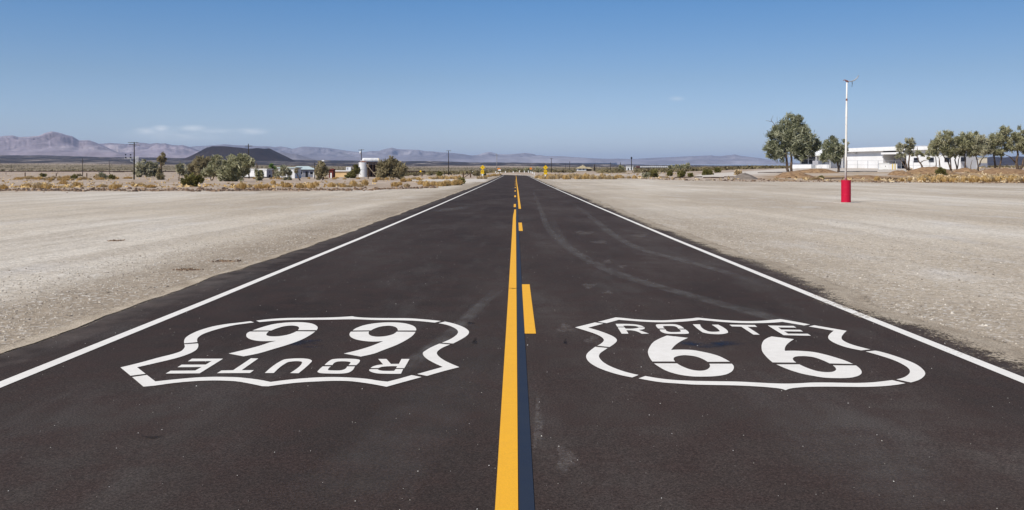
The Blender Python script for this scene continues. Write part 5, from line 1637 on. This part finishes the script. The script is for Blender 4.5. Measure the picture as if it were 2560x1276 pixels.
diamond('bend_sign', 'yellow diamond bend sign with speed plaque beside the long gravel lot', 1206.6, 419.3, 447.3, 6.6, 'yellow_sign', plaque=(1206, 430.5, 4.1, 4.4))
diamond('bend_sign', 'yellow diamond bend sign with speed plaque in front of the thick grass band', 1363.6, 419.4, 447.6, 6.6, 'yellow_sign', plaque=(1363.8, 431.5, 4.2, 5.2))
diamond('warning_sign', 'small orange diamond sign above the row of white markers', 1327.2, 421.8, 434, 3.6, 'orange_sign', False, None, 'pole')
diamond('warning_sign', 'small yellow green sign above the pipe fence', 1051.3, 428.6, 441.5, 2.8, 'yellow_sign', False, None, 'wood')
p = stand(1248, 434); d = p.y; k = d / F
o = thing('road_sign', 'orange sign over a white panel before the road bend', 'road sign', p)
MB().box((p.x, d, p.z), .12, .1, (434 - 422) * k).build('post', 'pole', o)
for x, y, hw, hh, m, nm in ((1246.8, 422.5, 3.6, 1.7, 'orange_sign', 'sign_board'), (1249, 425.8, 3.3, 1.7, 'white', 'white_panel')):
    c = W(x, y, d); MB().box((c.x, d - .09, c.z - hh * k), 2 * hw * k, .03, 2 * hh * k).build(nm, m, o)

mk = None
for x, y, h, lab in ((1146.8, 432.6, 4.4, 'white marker post alone near the fence corner brace'), (1181.4, 432.6, 4.2, 'white marker post between the corner brace and the bend sign'), (1212.2, 432.8, 4.2, 'white marker post showing just behind the bend sign'),
                     (1239.2, 432.8, 4.2, 'white marker post just before the orange and white sign'), (1263.5, 432.6, 4.4, 'first white marker post beyond the end of the road'), (1282.9, 432.8, 4.6, 'white marker post just before the end of the yellow line'),
                     (1298.6, 431.8, 5.0, 'white marker post just past the end of the yellow line'), (1310.8, 432.4, 5.2, 'white marker post at the outside of the road bend'), (1321, 432.4, 5.2, 'white marker post next to the small orange diamond sign'),
                     (1326.2, 433.4, 5.0, 'white marker post under the small orange diamond sign'), (1329.8, 433.8, 4.6, 'white marker post in the tight pair past the orange diamond'), (1331.8, 434.8, 4.4, 'nearer white marker post of the tight pair'),
                     (1335.6, 437.5, 6.0, 'largest and nearest white marker post by the road bend'), (1241, 437, 3.6, 'lowest of three short markers on the inside of the bend'), (1245.3, 435.2, 4.4, 'middle of three short markers on the inside of the bend'),
                     (1252, 434.6, 3.8, 'last of three short markers on the inside of the bend')):
    p = stand(x, y); k = p.y / F
    mb = MB(); mb.box((p.x, p.y, p.z - .1), 1.9 * k, .06, h * k + .1)
    o = mb.build('marker_post', 'white', origin=p)
    tag(o, lab, 'marker post', 'white road markers')

# ------------------------------------------------------------------ trailers, houses and tanks across the road
class Frame:
    """local frame on the ground: u along the front, n out of the front (towards the viewer), z up"""

    def __init__(self, a, ang):
        self.o = Vector(a); self.u = Vector((math.cos(ang), math.sin(ang), 0)); self.n = Vector((math.sin(ang), -math.cos(ang), 0))

    def p(self, u, n, z):
        return self.o + self.u * u + self.n * n + Vector((0, 0, z))

    def box(self, mb, u0, u1, n0, n1, z0, z1):
        b_ = [self.p(u0, n1, z0), self.p(u1, n1, z0), self.p(u1, n0, z0), self.p(u0, n0, z0)]
        return mb.prism(b_, [q_ + Vector((0, 0, z1 - z0)) for q_ in b_])


def part(fr, name, m, parent, *dims):
    mb = MB(); fr.box(mb, *dims); return mb.build(name, m, parent)


# white trailer: the near corner shows at x=666, long side runs away to the left
c = stand(666.5, 445); d = c.y; k = d / F
t = thing('mobile_home', 'white box trailer with a shaded grey end behind the wide bushy tree', 'trailer', c, 'houses across the road')
fr = Frame(c, math.radians(-22))
hT = 22.6 * k
wl = 17.0
part(fr, 'wall', 'wall_white', t, -wl, 0, -3.0, 0, .35, hT - .3)
part(fr, 'roof', 'white', t, -wl - .2, .25, -3.2, .2, hT - .3, hT)
part(fr, 'end_shade_panel', 'grey', t, .002, .03, -2.95, -.05, .4, hT - .32)  # grey panel over the white wall paints in the shade on this end
part(fr, 'skirt', 'black', t, -wl, 0, -2.9, -.1, -.2, .348)
e = part(fr, 'door', 'glass', t, .032, .06, -2.0, -1.0, .35, 1.0)
for u in (-5, -9.5):
    part(fr, 'window', 'glass', t, u, u + 1.3, .002, .04, 1.4, 2.3)
part(fr, 'vent', 'black', t, .032, .05, -1.7, -1.3, hT - 1.3, hT - .9)

# small white house between the palms
c = stand(696, 446.5); k = c.y / F
t = thing('small_house', 'small white house peeping out between the palms', 'house', c, 'houses across the road')
fr = Frame(c, math.radians(-8))
part(fr, 'wall', 'wall_white', t, 0, 5.2, -5, 0, -.2, 3.1); part(fr, 'roof', 'roof_teal', t, -.3, 5.5, -5.3, .3, 3.1, 3.4)
part(fr, 'door', 'grey', t, .8, 1.7, .003, .04, 0, 2.1)

# blue grey house with the pale metal roof
c = stand(729, 444.2); d = c.y; k = d / F
t = thing('blue_house', 'slate blue house under a pale green metal roof', 'house', c, 'houses across the road')
fr = Frame(c, math.radians(10))
Lh = 55 * k / math.cos(math.radians(10)); hh = 20 * k
part(fr, 'wall', 'blue_wall', t, 0, Lh, -6, 0, -.2, hh)
rf = MB()
rf.prism([fr.p(-.5, .6, hh), fr.p(Lh + .5, .6, hh), fr.p(Lh + .5, -6.6, hh), fr.p(-.5, -6.6, hh)],
         [fr.p(1.5, -2.8, hh + 1.15), fr.p(Lh - 2.2, -2.8, hh + 1.15), fr.p(Lh - 2.2, -3.2, hh + 1.15), fr.p(1.5, -3.2, hh + 1.15)])
rf.build('roof', 'roof_teal', t)
for u, w in ((2.3, 1.3), (6.1, 1.0)):
    f = part(fr, 'window', 'white', t, u - .12, u + w + .12, .003, .05, .95, 2.15); part(fr, 'pane', 'glass', f, u, u + w, .052, .07, 1.05, 2.05)
f = part(fr, 'door', 'black', t, 4.6, 5.4, .003, .05, 0, 2.05)
f = part(fr, 'door', 'white', t, 7.1, 7.9, .003, .05, 0, 2.05)
part(fr, 'porch_wall', 'wall_white', t, -4.2, -.003, -4, -.6, -.2, hh - .6)
part(fr, 'porch_roof', 'roof_teal', t, -4.5, -.06, -4.4, -.2, hh - .6, hh - .35)

# red shed
c = stand(822.5, 445.3); k = c.y / F
t = thing('shed', 'narrow dark red shed with a white door', 'shed', c, 'houses across the road')
fr = Frame(c, math.radians(-4)); w = 10.5 * k; h = 20 * k
part(fr, 'wall', 'red_wall', t, 0, w, -2.4, 0, -.2, h)
rf = MB(); rf.prism([fr.p(-.15, .2, h), fr.p(w + .15, .2, h), fr.p(w + .15, -2.6, h), fr.p(-.15, -2.6, h)], [fr.p(-.15, -1.2, h + .35), fr.p(w + .15, -1.2, h + .35), fr.p(w + .15, -1.3, h + .35), fr.p(-.15, -1.3, h + .35)]); rf.build('roof', 'red_wall', t)
part(fr, 'door', 'white', t, w * .32, w * .68, .003, .05, 0, h * .62)

# tan house with the flat white roof
c = stand(833, 444.5); d = c.y; k = d / F
t = thing('tan_house', 'low tan house with a flat white roof next to the red shed', 'house', c, 'houses across the road')
fr = Frame(c, math.radians(6)); Lh = 46 * k; h = 15.2 * k
part(fr, 'wall', 'tan_wall', t, .2, Lh, -7, 0, -.2, h)
part(fr, 'roof', 'white', t, -.6, Lh + .6, -7.6, .3, h, h + .42)
f = part(fr, 'cooler_box', 'white', t, Lh * .66, Lh * .92, -4, -1.6, h + .42, h + 1.5); part(fr, 'louvre', 'grey', f, Lh * .70, Lh * .78, -1.598, -1.55, h + .6, h + 1.3)
f = part(fr, 'window', 'white', t, Lh * .78, Lh * .9, .003, .05, .8, 1.8); part(fr, 'pane', 'glass', f, Lh * .8, Lh * .88, .052, .07, .9, 1.7)
part(fr, 'base_slab', 'concrete', t, -.3, Lh + .2, -7.3, .5, -.25, .12)

# upright tank
c = stand(905.6, 443.3); d = c.y; k = d / F
t = thing('upright_tank', 'tall white upright water tank with rust streaks', 'tank', c)
m, nt, b = new_mat('tank_white')
s1 = tex(nt, 1.6, 5, .6, (1, 1, .12)); s2 = tex(nt, 3, 4, .6)
cc = mix(nt, ramp(nt, s1, [(.44, 0), (.62, .55)]), (.78, .78, .77), (.46, .46, .47))
tcn = N(nt, 'ShaderNodeTexCoord'); sz = N(nt, 'ShaderNodeSeparateXYZ'); L(nt, tcn.outputs['Object'], sz.inputs[0])
hi = N(nt, 'ShaderNodeMapRange'); L(nt, sz.outputs[2], hi.inputs[0]); hi.inputs[1].default_value = 3.2; hi.inputs[2].default_value = 5.8
cc = mix(nt, math_(nt, 'MULTIPLY', hi.outputs[0], ramp(nt, tex(nt, 2.6, 4, .6, (1, 1, .12)), [(.5, 0), (.6, .8)])), cc, (.26, .12, .09))
L(nt, cc, b.inputs['Base Color']); b.inputs['Roughness'].default_value = .55
MT['tank_white'] = m
R = 10.4 * k; Ht = 37.2 * k; c2_ = c + Vector((0, R, 0))
mb = MB(); mb.tube([c2_ - Vector((0, 0, .2)), c2_ + Vector((0, 0, Ht))], R, 28); mb.build('shell', 'tank_white', t, smooth=False)
for f_ in (.03, .53, .99):
    mb = MB(); mb.tube([c2_ + Vector((0, 0, Ht * f_ - .06)), c2_ + Vector((0, 0, Ht * f_ + .06))], R * 1.025, 28); mb.build('hoop', 'tank_white', t)
mb = MB(); mb.tube([c2_ + Vector((0, 0, Ht + .06)), c2_ + Vector((0, 0, Ht + .5))], [R * .98, R * .15], 28); mb.build('roof', 'rust', t)
mb = MB(); mb.tube([c2_ + Vector((-R * .35, -R * .4, Ht + .2)), c2_ + Vector((-R * .35, -R * .4, Ht + .75))], .16, 8); mb.build('hatch', 'white', t)

# tank on its timber tower
c = stand(930, 443.3); d = c.y + 3; k = d / F
t = thing('tank_tower', 'dark timber tower holding a horizontal tank', 'tower', Vector(((928 - CX) / F * d, d, tz((928 - CX) / F * d, d))))
p = t.location.copy()
zt_ = HC + (CY - 408.5) * k; xl, xr = (916.5 - CX) / F * d, (940 - CX) / F * d
for x in (xl, xl + (xr - xl) * .36, xl + (xr - xl) * .68, xr):
    for yv in (d - .2, d + 2.6):
        MB().box((x, yv, p.z - .3), .32, .32, zt_ - p.z + .3).build('leg', 'timber', t)
MB().box(((xl + xr) / 2 + .5, d + 1.2, zt_), xr - xl + 1.8, 3.6, .35).build('deck', 'timber', t)
MB().box(((xl + xr) / 2, d + 2.4, p.z - .1), xr - xl, .2, (zt_ - p.z) * .93).build('plank_wall', 'timber', t)
MB().tube([W(918, 413.5, d - .6), W(938, 438, d - .6)], .17, 6).build('brace', 'bark_pale', t)
MB().tube([W(916.5, 415.5, d - .5), W(921, 418.5, d - .5)], .17, 6).build('brace', 'bark_pale', t)
MB().tube([W(916, 412, d - .7), W(922, 414, d - .7)], .2, 6).build('brace', 'bark_pale', t)
zc = HC + (CY - 401.8) * k; r = 6.5 * k
a_, b_ = Vector(((908.5 - CX) / F * d, d + .5, zc)), Vector(((941.5 - CX) / F * d, d + 2.0, zc))
t2 = thing('horizontal_tank', 'white horizontal tank with a tan end on the timber tower', 'tank', (a_ + b_) / 2 - Vector((0, 0, r)))
dv = (b_ - a_).normalized()
MB().tube([a_ - dv * .5, a_ - dv * .3, a_, b_], [r * .6, r * .9, r, r], 24).build('shell', 'tank_white', t2, smooth=False)
MB().tube([b_ + dv * .005, b_ + dv * .5, b_ + dv * .85], [r, r * .93, r * .55], 24).build('end_cap', 'cream', t2, smooth=True)
m_ = a_.lerp(b_, .5); MB().tube([m_ - dv * .09, m_ + dv * .09], r * 1.03, 24).build('seam_band', 'white', t2)

# ------------------------------------------------------------------ far buildings beyond the bend
c = stand(1444.5, 428); d = c.y; k = d / F
t = thing('tan_roofed_house', 'white house with a wide tan hip roof beyond the grass band', 'house', c)
fr = Frame(c, math.radians(5)); W1 = 21.5 * k; W2 = 36 * k; h = 6.2 * k
part(fr, 'wall', 'wall_white', t, 0, W1, -8, 0, -.3, h)
part(fr, 'porch', 'timber', t, W1 + .003, W2, -7, -2, -.3, h - .4)
rf = MB(); rf.prism([fr.p(-.7, .8, h), fr.p(W1 + .8, .8, h), fr.p(W1 + .8, -8.8, h), fr.p(-.7, -8.8, h)], [fr.p(W1 * .5, -3.2, h + 7.2 * k), fr.p(W1 * .85, -3.2, h + 7.2 * k), fr.p(W1 * .85, -4.2, h + 7.2 * k), fr.p(W1 * .5, -4.2, h + 7.2 * k)]); ro = rf.build('roof', 'roof_tan', t)
rf = MB(); rf.prism([fr.p(W1 + .81, .2, h - .35), fr.p(W2 + .8, .2, h - .35), fr.p(W2 + .8, -8, h - .35), fr.p(W1 + .81, -8, h - .35)], [fr.p(W1 + .81, -3.4, h + 4.5 * k), fr.p(W2 - 1.5, -3.4, h + 3 * k), fr.p(W2 - 1.5, -4.2, h + 3 * k), fr.p(W1 + .81, -4.2, h + 4.5 * k)]); rf.build('porch_roof', 'roof_tan', t)
part(fr, 'chimney', 'cream', ro, W1 * .62, W1 * .74, -5, -4, h + 5 * k, h + 9 * k)
for u in (.2, .62):
    part(fr, 'window', 'glass', t, W1 * u, W1 * (u + .14), .003, .06, .9, 2.0)

c = stand(1567.5, 426); d = c.y; k = d / F
t = thing('white_hut', 'small white hut with a dark doorway near the train', 'hut', c)
fr = Frame(c, 0.0); w = 15 * k; h = 9.6 * k
part(fr, 'wall', 'wall_white', t, 0, w, -6, 0, -.3, h); part(fr, 'roof', 'white', t, -.3, w + .3, -6.3, .4, h, h + .4)
part(fr, 'door', 'black', t, w * .12, w * .32, .003, .06, 0, h * .55); part(fr, 'window', 'glass', t, w * .6, w * .8, .003, .06, h * .3, h * .6)

dT = 1480.0; kT = dT / F
zT = HC + (CY - 420.3) * kT
def rx_(px):
    return (px - CX) / F * dT
o = thing('locomotive', 'dark red engine leading the string of white train cars', 'train', (rx_(1595), dT, zT), None)
MB().box((rx_(1595), dT, zT + .9), 9 * kT, 3, 1.6).build('body', 'loco', o); MB().box((rx_(1592.5), dT, zT + 2.5), 3 * kT, 2.9, .9).build('cab', 'loco', o); MB().box((rx_(1595), dT, zT), 8.4 * kT, 2.4, .88).build('underframe', 'black', o)
for i in range(15):
    xc = 1602.6 + i * 5.05
    o = thing('train_car', 'white ribbed car in the long far train' if 0 < i < 14 else ('white train car coupled to the red engine' if i == 0 else 'last white train car before the far tree row'), 'train', (rx_(xc), dT, zT), 'white train cars' if 0 < i < 14 else None)
    MB().box((rx_(xc), dT, zT + .9), 3.3 * kT, 3, 2.5).build('body', 'wall_white', o); MB().box((rx_(xc), dT, zT), 4.9 * kT, 2.4, .88).build('underframe', 'black', o)
    mb = MB()
    for j in (-.28, .28):
        mb.box((rx_(xc) + j * 3.3 * kT, dT - 1.53, zT + 1.0), .25, .05, 2.3)
    mb.build('rib', 'grey', o)
MB_ = MB().box((rx_(1640), dT, zT - .9), 104 * kT, 4, .88).build('rail_embankment', 'timber', origin=Vector((rx_(1640), dT, zT - .9)))
tag(MB_, 'dark low embankment carrying the far train', 'embankment')

# ------------------------------------------------------------------ white building behind the trees
P0 = Vector((92.0, 284.6, 0)); UU = Vector((.400, -.9165, 0))


def tpx(px):
    r_ = (px - CX) / F
    return (r_ * P0.y - P0.x) / (UU.x - r_ * UU.y)


ZB = 2.35
fr = Frame(Vector((P0.x, P0.y, ZB)), math.atan2(UU.y, UU.x))
assert fr.n.x < 0


def zpx(px, py, off=0):
    q_ = fr.p(tpx(px), off, 0); return HC + (CY - py) * q_.y / F - ZB


t = thing('school_building', 'long white low building with a thick white roof edge behind the trees', 'building', fr.p(20, 0, 0))
tA, tB, tC, tD, tE = tpx(1984), tpx(2112), tpx(2208), tpx(2266), tpx(2402)
zr0, ze = 6.0, 5.05
# hall
part(fr, 'wall', 'wall_white', t, tB, tC, -20, 0, -.4, 4.95)
part(fr, 'roof_edge', 'white', t, tB - .6, tD, -20.5, 1.3, 4.95, 6.0); part(fr, 'roof_edge', 'white', t, tD + .003, tE + .6, -6.4, 1.3, 4.95, 5.9)
rf = MB(); rf.prism([fr.p(tB - .4, 1.1, 6.0), fr.p(tD - .1, 1.1, 6.0), fr.p(tD - .1, -20.4, 6.0), fr.p(tB - .4, -20.4, 6.0)], [fr.p(tB - .4, -9, 6.5), fr.p(tD - .1, -9, 6.5), fr.p(tD - .1, -10, 6.5), fr.p(tB - .4, -10, 6.5)]); rf.build('roof', 'white', t)
# recessed entrance
part(fr, 'recess_wall', 'grey', t, tC + .003, tD, -20, -4.2, -.4, 4.95)  # grey instead of white, so the recess shade is in the wall colour
part(fr, 'canopy', 'wall_white', t, tC + .003, tD, -4.2, .9, 3.95, 4.55)
dr_ = part(fr, 'door', 'black', t, tD - 5.5, tD - 4.2, -4.198, -4.12, 0, 2.2)
dr_ = part(fr, 'door', 'white', t, tD - 3.4, tD - 2.1, -4.198, -4.12, 0, 2.2)
# far wing behind the feathery trees
part(fr, 'wall', 'wall_white', t, tD + .003, tE, -6, 0, -.4, 4.95)
for i in range(4):
    u = tD + 2.5 + i * 5
    f = part(fr, 'window', 'grey', t, u, u + 1.8, .003, .06, 1.5, 2.9); part(fr, 'pane', 'glass', f, u + .12, u + 1.68, .062, .08, 1.6, 2.8)
# low wing with the porch
part(fr, 'porch_roof', 'white', t, tA - .8, tB - .62, -14, 1.2, 4.0, 4.35)
rf = MB(); rf.prism([fr.p(tA - .6, 1.0, 4.35), fr.p(tB - .65, 1.0, 4.35), fr.p(tB - .65, -13.8, 4.35), fr.p(tA - .6, -13.8, 4.35)], [fr.p(tA + 3, -6, 6.3), fr.p(tB - .65, -6, 6.3), fr.p(tB - .65, -7, 6.3), fr.p(tA + 3, -7, 6.3)]); rf.build('roof', 'white', t)
part(fr, 'back_wall', 'wall_white', t, tA, tB - .003, -13, -2.6, -.4, 4.0)
for a, b2 in ((1989, 2004.6), (2007.6, 2024)):
    f = part(fr, 'window', 'white', t, tpx(a) - .15, tpx(b2) + .15, -2.597, -2.5, 1.35, 3.9); part(fr, 'pane', 'glass', f, tpx(a), tpx(b2), -2.498, -2.45, 1.5, 3.8)
    part(fr, 'transom', 'white', f, tpx(a), tpx(b2), -2.448, -2.42, 2.95, 3.05)
part(fr, 'door', 'galv', t, tpx(2041), tpx(2046), -2.597, -2.5, 0, 2.5)
part(fr, 'low_wall', 'wall_white', t, tA, tpx(2032), .4, .7, -.4, 1.25); part(fr, 'low_wall', 'wall_white', t, tpx(2043), tpx(2076), .4, .7, -.4, 1.2)
part(fr, 'gate', 'galv', t, tpx(2032.3), tpx(2042.7), .5, .56, -.2, 1.2)
for px in (2045, 2080, 2110):
    q_ = tpx(px); part(fr, 'porch_post', 'white', t, q_, q_ + .18, .75, .93, -.3, 3.998)
for px in (2141, 2118):
    q_ = tpx(px); f = part(fr, 'floodlight', 'galv', t, q_, q_ + .35, .003, .9, 4.45, 4.6)

c = fr.p(tpx(2058), 3.2, -.3); c.z = tz(c.x, c.y)
t = thing('grey_notice_board', 'blank grey board on a thin post before the low white wall', 'sign', c)
MB().box((c.x, c.y, c.z), .12, .12, 2.6).build('post', 'galv', t)
b2 = MB(); q0 = Frame(c, fr.u.angle_signed if False else math.radians(-20)); q0.box(b2, -.85, .85, .07, .13, 1.0, 2.4); b2.build('board', 'grey', t)

# chain link fence
f0 = fr.p(tpx(2112), 7.0, 0)
t = thing('chain_link_fence', 'thin grey chain link fence along the white building', 'fence', Vector((f0.x, f0.y, tz(f0.x, f0.y))))
rails = []
prev = None
for px in (2112, 2137, 2163, 2189, 2215, 2241, 2267, 2285, 2300, 2315, 2330, 2350, 2372, 2395):
    u = tpx(px); q_ = fr.p(u, 7.0, 0); zb = tz(q_.x, q_.y); q_.z = zb
    MB().tube([q_ - Vector((0, 0, .2)), q_ + Vector((0, 0, 2.35))], .055, 6).build('post', 'galv', t)
    if prev:
        for h in (2.3, 1.1):
            MB().tube([prev + Vector((0, 0, h)), q_ + Vector((0, 0, h))], .03, 5, True).build('rail', 'galv', t)
    prev = q_

# transformer box and low wall, bollards
c = stand(2210, 425); d = c.y; k = d / F
t = thing('transformer_box', 'white metal transformer box on a slab beside the yellow bollards', 'utility box', c)
fb = Frame(c, math.radians(-18))
w = 23.5 * k; h = 16.8 * k
part(fb, 'slab', 'concrete', t, -w / 2 - .3, w / 2 + .3, -2.3, .3, -.25, .08)
part(fb, 'cabinet', 'white', t, -w / 2, w / 2, -2, 0, .08, h - .16); part(fb, 'lid', 'white', t, -w / 2 - .08, w / 2 + .08, -2.08, .1, h - .16, h)
dd_ = part(fb, 'door', 'white', t, -w * .1, w * .42, .003, .05, .2, h - .3); part(fb, 'handle', 'black', dd_, w * .12, w * .17, .052, .09, h * .45, h * .6)
c = stand(2234, 424); k = c.y / F
t = thing('white_barrier_wall', 'short white concrete wall behind the yellow bollards', 'wall', c)
fb = Frame(c + Vector((0, 1.2, 0)), math.radians(-14)); part(fb, 'panel', 'wall_white', t, -12 * k, 13 * k, -.4, 0, -.2, 13.5 * k); part(fb, 'coping', 'white', t, -12.4 * k, 13.4 * k, -.45, .05, 13.5 * k, 14.1 * k)
for x, y0, y1, lab in ((2231.5, 425, 410, 'yellow bollard nearest the transformer box'), (2237.6, 425, 409.5, 'second yellow bollard from the transformer box'), (2346, 420.5, 406, 'yellow bollard at the near end of the teal container'), (2366.3, 419.5, 407, 'yellow bollard at the middle of the teal container')):
    p = stand(x, y0) ; k = p.y / F
    o = MB().tube([p - Vector((0, 0, .2)), p + Vector((0, 0, (y0 - y1) * k - .1)), p + Vector((0, 0, (y0 - y1) * k))], [1.25 * k, 1.25 * k, .7 * k], 10).build('bollard', 'yellow_post', origin=p)
    tag(o, lab, 'bollard', 'yellow bollards')

# things behind the feathery trees
c = stand(2341, 419.8); c.y += .0; d = c.y; k = d / F
t = thing('shipping_container', 'teal shipping container behind the full feathery tree', 'container', c)
fb = Frame(c, math.radians(-6)); w = 36 * k; h = 22 * k
part(fb, 'body', 'teal', t, 0, w, -2.4, 0, .1, h)
mb = MB()
for i in range(14):
    fb.box(mb, w * (i + .3) / 14, w * (i + .7) / 14, .003, .06, .3, h - .2)
mb.build('corrugation', 'teal', t); part(fb, 'top_rail', 'white', t, -.05, w + .05, -2.45, .05, h, h + .14)
c = stand(2330.5, 420.3); k = c.y / F
t = thing('cylinder_tank', 'white cylindrical tank next to the teal container', 'tank', c)
MB().tube([c + Vector((0, 1, -.2)), c + Vector((0, 1, 25 * k))], 6 * k, 18).build('shell', 'white', t); MB().tube([c + Vector((0, 1, 25 * k + .004)), c + Vector((0, 1, 26.3 * k))], [6 * k, 2 * k], 18).build('cap', 'white', t)
c = stand(2397, 419.8); k = c.y / F
t = thing('white_shed', 'white shed with narrow openings behind the slanting stems', 'shed', c)
fb = Frame(c, math.radians(-10)); part(fb, 'wall', 'wall_white', t, 0, 46 * k, -4, 0, -.3, 22 * k); part(fb, 'roof', 'white', t, -.2, 46.5 * k, -4.2, .5, 22 * k, 23 * k)
for u in (6, 21, 31):
    part(fb, 'door', 'grey', t, u * k, (u + 4) * k, .003, .05, 0, 17 * k)
c = stand(2447, 419.5); k = c.y / F
t = thing('cream_building', 'small cream building with a dark lower half', 'building', c)
fb = Frame(c, math.radians(-6)); part(fb, 'wall', 'cream', t, 0, 20 * k, -4, 0, 11 * k, 25 * k); part(fb, 'base', 'blue_wall', t, 0, 20.4 * k, -4, .15, -.3, 10.98 * k); part(fb, 'roof', 'cream', t, -.2, 20.6 * k, -4.2, .3, 25 * k, 25.6 * k)
